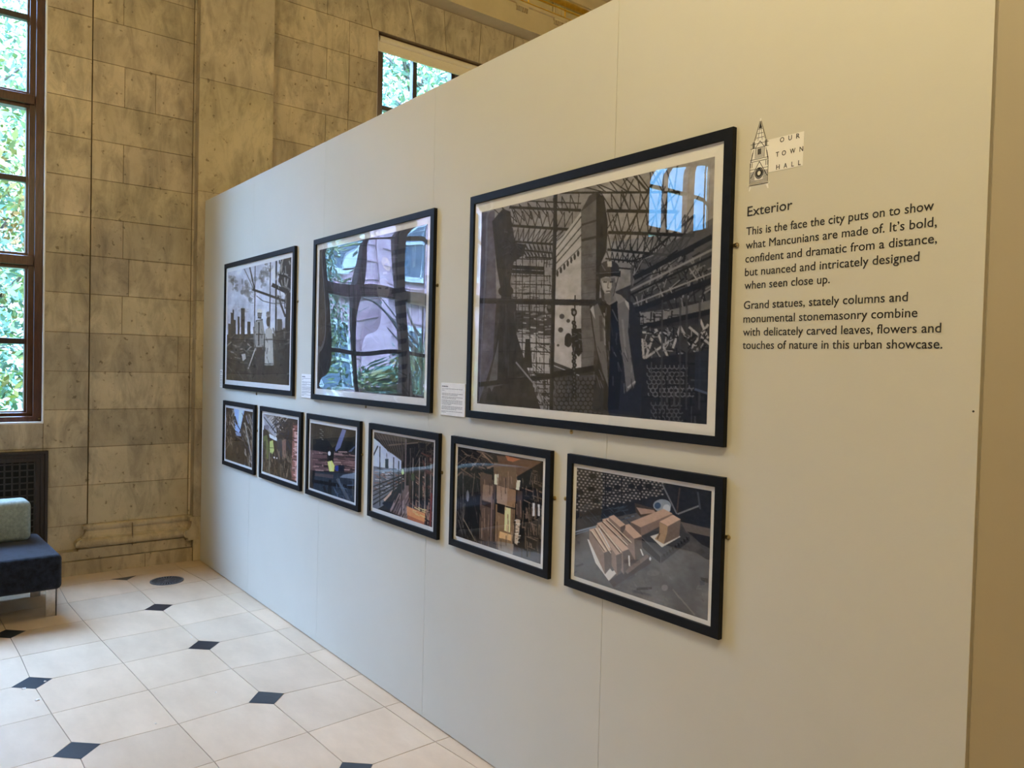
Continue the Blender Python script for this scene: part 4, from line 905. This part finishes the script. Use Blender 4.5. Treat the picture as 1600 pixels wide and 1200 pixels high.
card(-2.682, -2.506, 1.336, 1.471, 'white caption card between the middle large picture and the hard-hat picture', 3)

# ------------------------------------------------------------------ wall text
def text_mesh(body, x0, x1, zb, y=-.0008, fit=True, cap=None, shear=0):
    cu = bpy.data.curves.new('t', 'FONT'); cu.body = body; cu.size = 1; cu.resolution_u = 3
    ob = bpy.data.objects.new('t', cu); COL.objects.link(ob)
    bpy.context.view_layer.update()
    me = bpy.data.meshes.new_from_object(ob); bpy.data.objects.remove(ob)
    v = np.array([x.co[:] for x in me.vertices]); fs = [list(p.vertices) for p in me.polygons]
    bpy.data.meshes.remove(me)
    sx_ = (x1 - x0) / (v[:, 0].max() - v[:, 0].min())
    return v, fs, sx_
CAPH = [None]
def put_text(mb, body, x0, x1, zb, size, y=-.0008):
    v, fs, k = text_mesh(body, x0, x1, zb)
    xx = x0 + (v[:, 0] - v[:, 0].min()) * k
    for dx, dz, dy in ((-.00022, -.00014, 0), (.00022, -.00014, -.00006), (.00022, .00014, -.00012), (-.00022, .00014, -.00018)):      # four close passes give the heavier stroke
        mb.add([(a + dx, y + dy, zb + b * size + dz) for a, b in zip(xx, v[:, 1])], fs)
root = empty('wall_text', (-.97, -.0005, 1.61), 'dark lettering headed Exterior with two paragraphs, on the white panel', 'wall text')
h = MB(); put_text(h, 'Exterior', -1.2132, -1.0804, 1.9695, .0375); h.build('heading', TEXT, root)
SZ = .0310
h = MB()
for body, x1, z in (('This is the face the city puts on to show', -.7357, 1.9185), ('what Mancunians are made of. It\u2019s bold,', -.7283, 1.8815),
                    ('confident and dramatic from a distance,', -.7264, 1.8448), ('but nuanced and intricately designed', -.7624, 1.8083), ('when seen close up.', -.9723, 1.7728)):
    put_text(h, body, -1.2148, x1, z, SZ)
h.build('paragraph', TEXT, root)
h = MB()
for body, x1, z in (('Grand statues, stately columns and', -.7842, 1.7190), ('monumental stonemasonry combine', -.7619, 1.6822),
                    ('with delicately carved leaves, flowers and', -.7107, 1.6466), ('touches of nature in this urban showcase.', -.7068, 1.6112)):
    put_text(h, body, -1.2148, x1, z, SZ)
h.build('paragraph', TEXT, root)

# ------------------------------------------------------------------ tower logo
root = empty('logo_sign', (-1.13, -.0005, 2.03), 'tower-shaped logo with pale flag lettered OUR TOWN HALL, above the wall text', 'sign')
def LP(u, v):   # drawing units of the logo -> wall
    return (-1.2125 + u * .0590, 2.0360 + v * .1875)
def lpoly(mb, pts, y): mb.prism([LP(*p) for p in pts], y, -.0003, lambda a, b_, t: (a, t, b_))
tw = MB()
sil = [(.03, .07), (.03, .42), (.10, .50), (.13, .60), (.15, .62), (.15, .69), (.22, .70), (.34, .72), (.40, .84), (.50, .99), (.56, .99), (.64, .84), (.72, .72), (.84, .70), (.90, .69), (.90, .61), (.95, .50), (1.0, .42), (1.0, .07)]
lpoly(tw, sil, -.0009)
lpoly(tw, [(-.06, .065), (1.08, .065), (1.08, .085), (-.06, .085)], -.0009)
lpoly(tw, [(.02, .0), (.07, .0), (.16, .065), (.06, .065)], -.0009); lpoly(tw, [(.98, .0), (1.03, .0), (1.0, .065), (.88, .065)], -.0009)
lpoly(tw, [(.49, .985), (.57, .985), (.57, 1.01), (.49, 1.01)], -.0009)
tw.build('tower_silhouette', VWHITE, root)
ln = MB()
def lline(p, q, w=.012):
    a = Vector(LP(*p)); b_ = Vector(LP(*q)); d = (b_ - a)
    if d.length < 1e-6: return
    n = Vector((-d.y, d.x)).normalized() * w * .055 / 2 * 1.0
    ln.prism([tuple(a + n), tuple(b_ + n), tuple(b_ - n), tuple(a - n)], -.0013, -.00085, lambda x, z_, t: (x, t, z_))
W1 = .022
lr = random.Random(4)
for v in (.10, .118, .135, .30, .41, .44, .60, .66): lline((.05, v), (.98, v), W1)
for u in (.05, .98): lline((u, .10), (u, .40), W1)
for v in (.74, .80, .86): lline((.53 - (1 - v) * .75, v), (.53 + (1 - v) * .75, v), W1)
lline((.22, .69), (.50, .97), W1); lline((.84, .69), (.56, .97), W1); lline((.42, .70), (.52, .92), W1 * .7); lline((.64, .70), (.54, .92), W1 * .7)
ln.prism([LP(.45, .87), LP(.61, .87), LP(.53, .97)], -.0013, -.00085, lambda x, z_, t: (x, t, z_))
for u in (.17, .21, .25, .80, .84, .88): lline((u, .60), (u, .69), W1 * 1.3)
lline((.30, .60), (.53, .69), W1 * 1.2); lline((.76, .60), (.53, .69), W1 * 1.2)
for u in (.30, .36, .42, .48, .54, .60, .66, .72, .77): lline((u, .45), (u, .595), W1 * .9)
for u in (.46, .50, .54, .58): lline((u, .50), (u, .58), W1 * 1.4)
lline((.08, .41), (.18, .54), W1 * 1.8); lline((.97, .41), (.88, .54), W1 * 1.8); lline((.10, .43), (.22, .58), W1); lline((.95, .43), (.84, .58), W1)
for u in (.12, .90): 
    for q in ((u - .04, .33), (u + .04, .33)): lline(q, (q[0], .40), W1)
lline((.10, .18), (.53, .40), W1 * 1.3); lline((.95, .18), (.53, .40), W1 * 1.3)
for k in range(18):
    v = .15 + .014 * (k % 9); lline((.07 + (.66 if k > 8 else 0), v), (.30 + (.66 if k > 8 else 0), v), W1 * .8)
for k in range(20):
    a = k * math.pi / 10; b_ = (k + 1) * math.pi / 10
    for R_ in (.20, .15, .11): lline((.53 + R_ * math.cos(a), .235 + R_ * .38 * math.sin(a)), (.53 + R_ * math.cos(b_), .235 + R_ * .38 * math.sin(b_)), W1 * 1.7)
    lline((.53 + .08 * math.cos(a), .235 + .03 * math.sin(a)), (.53 + .2 * math.cos(a), .235 + .076 * math.sin(a)), W1 * .8)
ln.build('tower_line_drawing', TEXT, root)
fl = MB(); fl.prism([(-1.1555, 2.0765), (-1.0548, 2.0765), (-1.0542, 2.1630), (-1.1605, 2.1630)], -.0008, -.0003, lambda a, b_, t: (a, t, b_))
fl.build('flag', VWHITE, root)
lt = MB()
for row, z, xs in (('OUR', 2.1485, (-1.1215, -1.0975, -1.0755)), ('TOWN', 2.1130, (-1.1325, -1.1150, -1.0920, -1.0650)), ('HALL', 2.0795, (-1.1300, -1.1085, -1.0865, -1.0675))):
    lt = MB()
    for ch, x in zip(row, xs): put_text(lt, ch, x, x + {'W': .0150, 'O': .0115, 'L': .0065, 'T': .0090}.get(ch, .0095), z, .0178, -.0012)
    lt.build('lettering', TEXT, root)

# ------------------------------------------------------------------ sofa
so = empty('sofa', (-5.40, -2.1, 0), 'low charcoal modular sofa with a grey-green back roll in front of the radiator grille', 'sofa')
def sfr(a, b_, c):      # a: along the seat depth (0 front .. .70 back), b: along its length, c: up
    u = Vector((-.7, -.036)) / .70; v = Vector((.036, -.7)) / .70
    p = Vector((-5.03, -1.049)) + u * a + Vector((v.x * 0 - .036 / .7 * 0, 0)) + Vector((.0, -1.0)) * b_
    return (p.x, p.y, c)
c = MB(); c.box((0, 0, .186), (.70, 1.95, .390), None, sfr); c.build('seat', FAB, so, bevel=.028, seg=5)
c = MB(); c.box((.475, .075, .3865), (.66, 1.92, .640), None, sfr); c.build('backrest', FAB2, so, bevel=.040, seg=6)
for a, b_ in ((.125, .004), (.60, .004), (.125, 1.88), (.60, 1.88)):
    c = MB(); c.box((a, b_, 0), (a + .006, b_ + .055, .190), None, sfr); c.box((a, b_, 0), (a + .055, b_ + .006, .190), None, sfr)
    c.build('leg', CHROME, so)

# ------------------------------------------------------------------ floor vent and scraps
v = empty('floor_vent', (-5.54, -.345, 0), 'round dark metal floor vent with slots near the stone plinth', 'vent')
c = MB(); R_ = .108
c.lathe([(R_, .0005), (R_, .004), (R_ - .012, .005), (R_ - .012, .0015)], (-5.54, -.345, 0), 40); c.build('rim', IRON, v)
c = MB(); c.lathe([(0, .0012), (R_ - .011, .0012)], (-5.54, -.345, 0), 40); c.build('backing', VOID, v)
c = MB(); c.lathe([(0, .0045), (.018, .0045), (.018, .001)], (-5.54, -.345, 0), 20)
for k in range(30):
    a = k * math.pi / 15
    for r0, r1 in ((.018, .055), (.058, .098)):
        p = [(-5.54 + rr * math.cos(a + dq), -.345 + rr * math.sin(a + dq)) for rr, dq in ((r0, -.05), (r1, -.05), (r1, .05), (r0, .05))]
        c.prism(p, .0015, .0042, lambda x, y_, t: (x, y_, t))
c.lathe([(.055, .0015), (.055, .0043), (.0585, .0043), (.0585, .0015)], (-5.54, -.345, 0), 40)
c.build('slotted_grate', IRON, v)
SCR = [(-3.925, -1.301, .011, 'crumpled white paper scrap on the tile before the diamond nearest the sofa'), (-4.095, -1.335, .009, 'torn white scrap at the lower corner of a dark floor diamond'),
       (-4.131, -1.248, .007, 'white scrap lying on the right tip of a dark floor diamond'), (-4.337, -.525, .005, 'small white fleck on the joint between two dark diamonds'),
       (-3.551, -.640, .005, 'small white fleck alone on a pale tile near the partition'), (-3.388, -.94, .005, 'pale fleck on the floor joint closest to the camera')]
for x, y, r, lab in SCR:
    q = random.Random(int(abs(x) * 1000)); c = MB(); n = 8
    top = [(x + r * q.uniform(.5, 1.2) * math.cos(k * .785), y + r * q.uniform(.5, 1.2) * math.sin(k * .785), .0008 + q.uniform(0, r * .45)) for k in range(n)]
    c.add(top + [(a, b_, .0003) for a, b_, _ in top] + [(x, y, .002 + r * .35)], [(k, (k + 1) % n, 2 * n) for k in range(n)] + [(k, n + k, n + (k + 1) % n, (k + 1) % n) for k in range(n)])
    tag(c.build('paper_scrap', PAPER), lab, 'paper scrap', 'scraps of paper on the floor')

# ------------------------------------------------------------------ pendant lamps hanging in the room (far pair for the mirrored globes; others added unseen to light the walls)
def pendant(x, y, z, label, rad=.20):
    root = empty('pendant_lamp', (x, y, z), label, 'pendant lamp', 'opal globe pendant lamps')
    me = bpy.data.meshes.new('globe'); bm = bmesh.new(); bmesh.ops.create_icosphere(bm, subdivisions=3, radius=rad)
    for f_ in bm.faces: f_.smooth = True
    bm.to_mesh(me); bm.free(); me.materials.append(LAMPM)
    g = bpy.data.objects.new('globe', me); COL.objects.link(g); g.parent = root
    c = MB(); c.lathe([(0, rad + .05), (.03, rad + .05), (.06, rad), (.062, rad - .015)], (x, y, z), 20); c.build('cap', BRASS, root)
    c = MB(); c.tube([(x, y, z + rad + .04), (x, y, 5.43)], .007, 8); c.build('cord', BLACK, root)
    return root
for x, y, z, lab in LAMPS if 'LAMPS' in globals() else [(1.4, -6.4, 3.6, 'globe pendant lamp hanging far back in the hall'), (-1.2, -6.4, 3.6, 'globe pendant lamp mirrored in the middle picture glass'),
                     (-.32, -1.35, 3.6, 'added globe pendant lamp out of view, brightening the display wall above the wall text'), (-1.5, 3.4, 4.6, 'added globe pendant lamp out of view behind the display wall, brightening the upper stone'), (-2.6, -2.2, 4.7, 'added globe pendant lamp out of view nearest the windows, warming the upper display wall'),
                     (1.4, 3.0, 4.3, 'added globe pendant lamp out of view behind the right end of the display wall, for the stone top')]:
    pendant(x, y, z, lab, .155 if y < -5 else .20)

# ------------------------------------------------------------------ outdoors
g = MB(); g.box((-40, -30, -.6), (-6.45, 30, -.3)); o = g.build('lawn', GRASS); tag(o, kind='structure')
def leaf_mesh(name, seed, n, crown, size, pal, zfloor=.2):
    r = np.random.RandomState(seed); cl = 160
    cc = r.randn(cl, 3); cc /= np.linalg.norm(cc, axis=1)[:, None]; cc *= (r.rand(cl, 1) ** .33); cc *= np.array(crown)
    ci = r.randint(0, cl, n); p = cc[ci] + r.randn(n, 3) * np.array(crown) * .10
    d1 = r.randn(n, 3); d1 /= np.linalg.norm(d1, axis=1)[:, None]; d2 = np.cross(d1, r.randn(n, 3)); d2 /= np.linalg.norm(d2, axis=1)[:, None]
    sz = size * (.6 + .8 * r.rand(n, 1))
    V = np.stack([p - d1 * sz, p + d2 * sz * .42, p + d1 * sz, p - d2 * sz * .42], 1).reshape(-1, 3)
    me = bpy.data.meshes.new(name); me.vertices.add(n * 4); me.vertices.foreach_set('co', V.astype(np.float32).ravel())
    me.loops.add(n * 4); me.loops.foreach_set('vertex_index', np.arange(n * 4, dtype=np.int32)); me.polygons.add(n)
    me.polygons.foreach_set('loop_start', np.arange(0, n * 4, 4, dtype=np.int32)); me.update(calc_edges=True)
    at = me.color_attributes.new('tint', 'FLOAT_COLOR', 'CORNER'); pal = np.array(pal)
    kind = r.choice(len(pal), cl, p=None); ck = pal[kind[ci]] * (.7 + .6 * r.rand(n, 1))
    c4 = np.ones((n * 4, 4), np.float32); c4[:, :3] = np.repeat(ck, 4, 0); at.data.foreach_set('color', c4.ravel())
    me.materials.append(LEAF); return me
def tree(x, y, h, crown, n, seed, pal, label, size=.052, zc=None):
    n = int(n * 2.4)
    root = empty('tree', (x, y, -.3), label, 'tree', 'trees in the garden outside')
    r = random.Random(seed); t = MB(); zc = zc or h - crown[2] * .9
    t.tube([(x, y, -.3), (x + r.uniform(-.1, .1), y, h * .3), (x + r.uniform(-.2, .2), y + .1, h * .55), (x, y, h * .9)], [.16, .13, .09, .03], 9)
    for k in range(26):
        a = r.uniform(0, 6.28); z0 = r.uniform(h * .2, h * .75); rr = r.uniform(.5, .95)
        e = (x + crown[0] * rr * math.cos(a), y + crown[1] * rr * math.sin(a), z0 + r.uniform(.3, 1.4))
        mid = ((x + e[0]) / 2 + r.uniform(-.1, .1), (y + e[1]) / 2, (z0 + e[2]) / 2 - .1)
        t.tube([(x, y, z0), mid, e], [.045, .028, .010], 6)
    t.build('trunk', BARK, root)
    me = leaf_mesh('foliage', seed, n, crown, size, pal); me.transform(Matrix.Translation((0, 0, zc + .3)))
    f_ = bpy.data.objects.new('foliage', me); COL.objects.link(f_); f_.parent = root
    tag(f_, kind='stuff')
PALG = [(.12, .21, .12), (.09, .18, .13), (.15, .23, .09), (.11, .20, .16), (.18, .24, .11)]
PALO = PALG + PALG[1:3] + [(.24, .22, .06), (.26, .15, .05), (.20, .24, .07), (.17, .23, .09)]
tree(-10.0, -1.75, 5.6, (1.7, 1.4, 2.7), 9000, 21, PALO, 'green tree with orange patches outside the tall left window', zc=2.9)
tree(-10.2, -5.0, 2.4, (1.3, 1.4, .95), 4500, 22, PALO, 'lower tree seen mirrored in the middle picture', zc=.9)
tree(-10.4, 4.6, 8.2, (1.9, 2.3, 3.0), 9000, 23, PALG, 'bluish green tree outside the window above the display wall', zc=5.6)
tree(-13.5, 8.6, 8.5, (2.2, 2.6, 3.0), 7000, 24, PALG, 'green tree further along beyond the far window', zc=6.0)
tree(-13.6, -1.2, 7.0, (1.5, 1.5, 2.6), 7000, 25, PALG, 'taller green tree behind the orange-patched one', zc=4.8)
# shrubs and long-leaved plants below the windows
for k, (x, y, s_, lab) in enumerate([(-7.7, -3.6, .7, 'low green shrub by the garden path outside'), (-8.0, -5.6, .8, 'rounded green shrub farther left in the garden'), (-7.3, -2.3, .5, 'green shrub close under the tall window')]):
    me = leaf_mesh('foliage', 40 + k, 6000, (s_ * .9, s_, s_ * .9), .05, PALG[:3] + [(.06, .22, .08), (.05, .2, .1)])
    me.transform(Matrix.Translation((x, y, s_ * .55 - .3)))
    o = bpy.data.objects.new('shrub', me); COL.objects.link(o); tag(o, lab, 'shrub', 'shrubs in the garden outside')
# red stone building across the garden
bd = empty('building', (-18.5, 1, -.3), 'red stone building with pale sash windows across the garden', 'building')
w_ = MB(); w_.box((-24, -14.5, -.3), (-18.5, 16, 9.6)); 
for z in (3.3, 6.6, 9.3): w_.box((-18.5, -14.6, z), (-18.35, 16.1, z + .25))
for k in range(-2, 9): w_.box((-18.5, -8.4 + k * 3.0, -.3), (-18.38, -8.1 + k * 3.0, 9.5))
for k in range(19): w_.box((-18.5, -14.5, .2 + k * .5), (-18.46, 16, .23 + k * .5))
w_.build('wall', BRICK, bd)
w_ = MB(); w_.add([(-24.3, -14.8, 9.6), (-18.2, -14.8, 9.6), (-18.2, 16.3, 9.6), (-24.3, 16.3, 9.6), (-21.2, -13.5, 11.2), (-21.2, 15, 11.2)], [(0, 1, 4), (1, 2, 5, 4), (2, 3, 5), (3, 0, 4, 5), (0, 1, 2, 3)])
w_.build('roof', ROOFM, bd)
for k in range(-2, 8):
    for z in (.6, 4.0, 7.2):
        y = -6.9 + k * 3.0
        f_ = MB(); f_.box((-18.5, y - .6, z), (-18.43, y + .6, z + 1.9))
        wf = f_.build('window', DPANE, bd)
        f_ = MB()
        for a, b_ in (((-.68, 0), (-.56, 1.9)), ((.56, 0), (.68, 1.9)), ((-.68, -.1), (.68, .04)), ((-.68, 1.86), (.68, 2.0)), ((-.03, 0), (.03, 1.9)), ((-.6, .92), (.6, 1.0)), ((-.6, 1.4), (.6, 1.44))):
            f_.box((-18.45, y + a[0], z + a[1]), (-18.39, y + b_[0], z + b_[1]))
        f_.build('sash', PALE, wf)
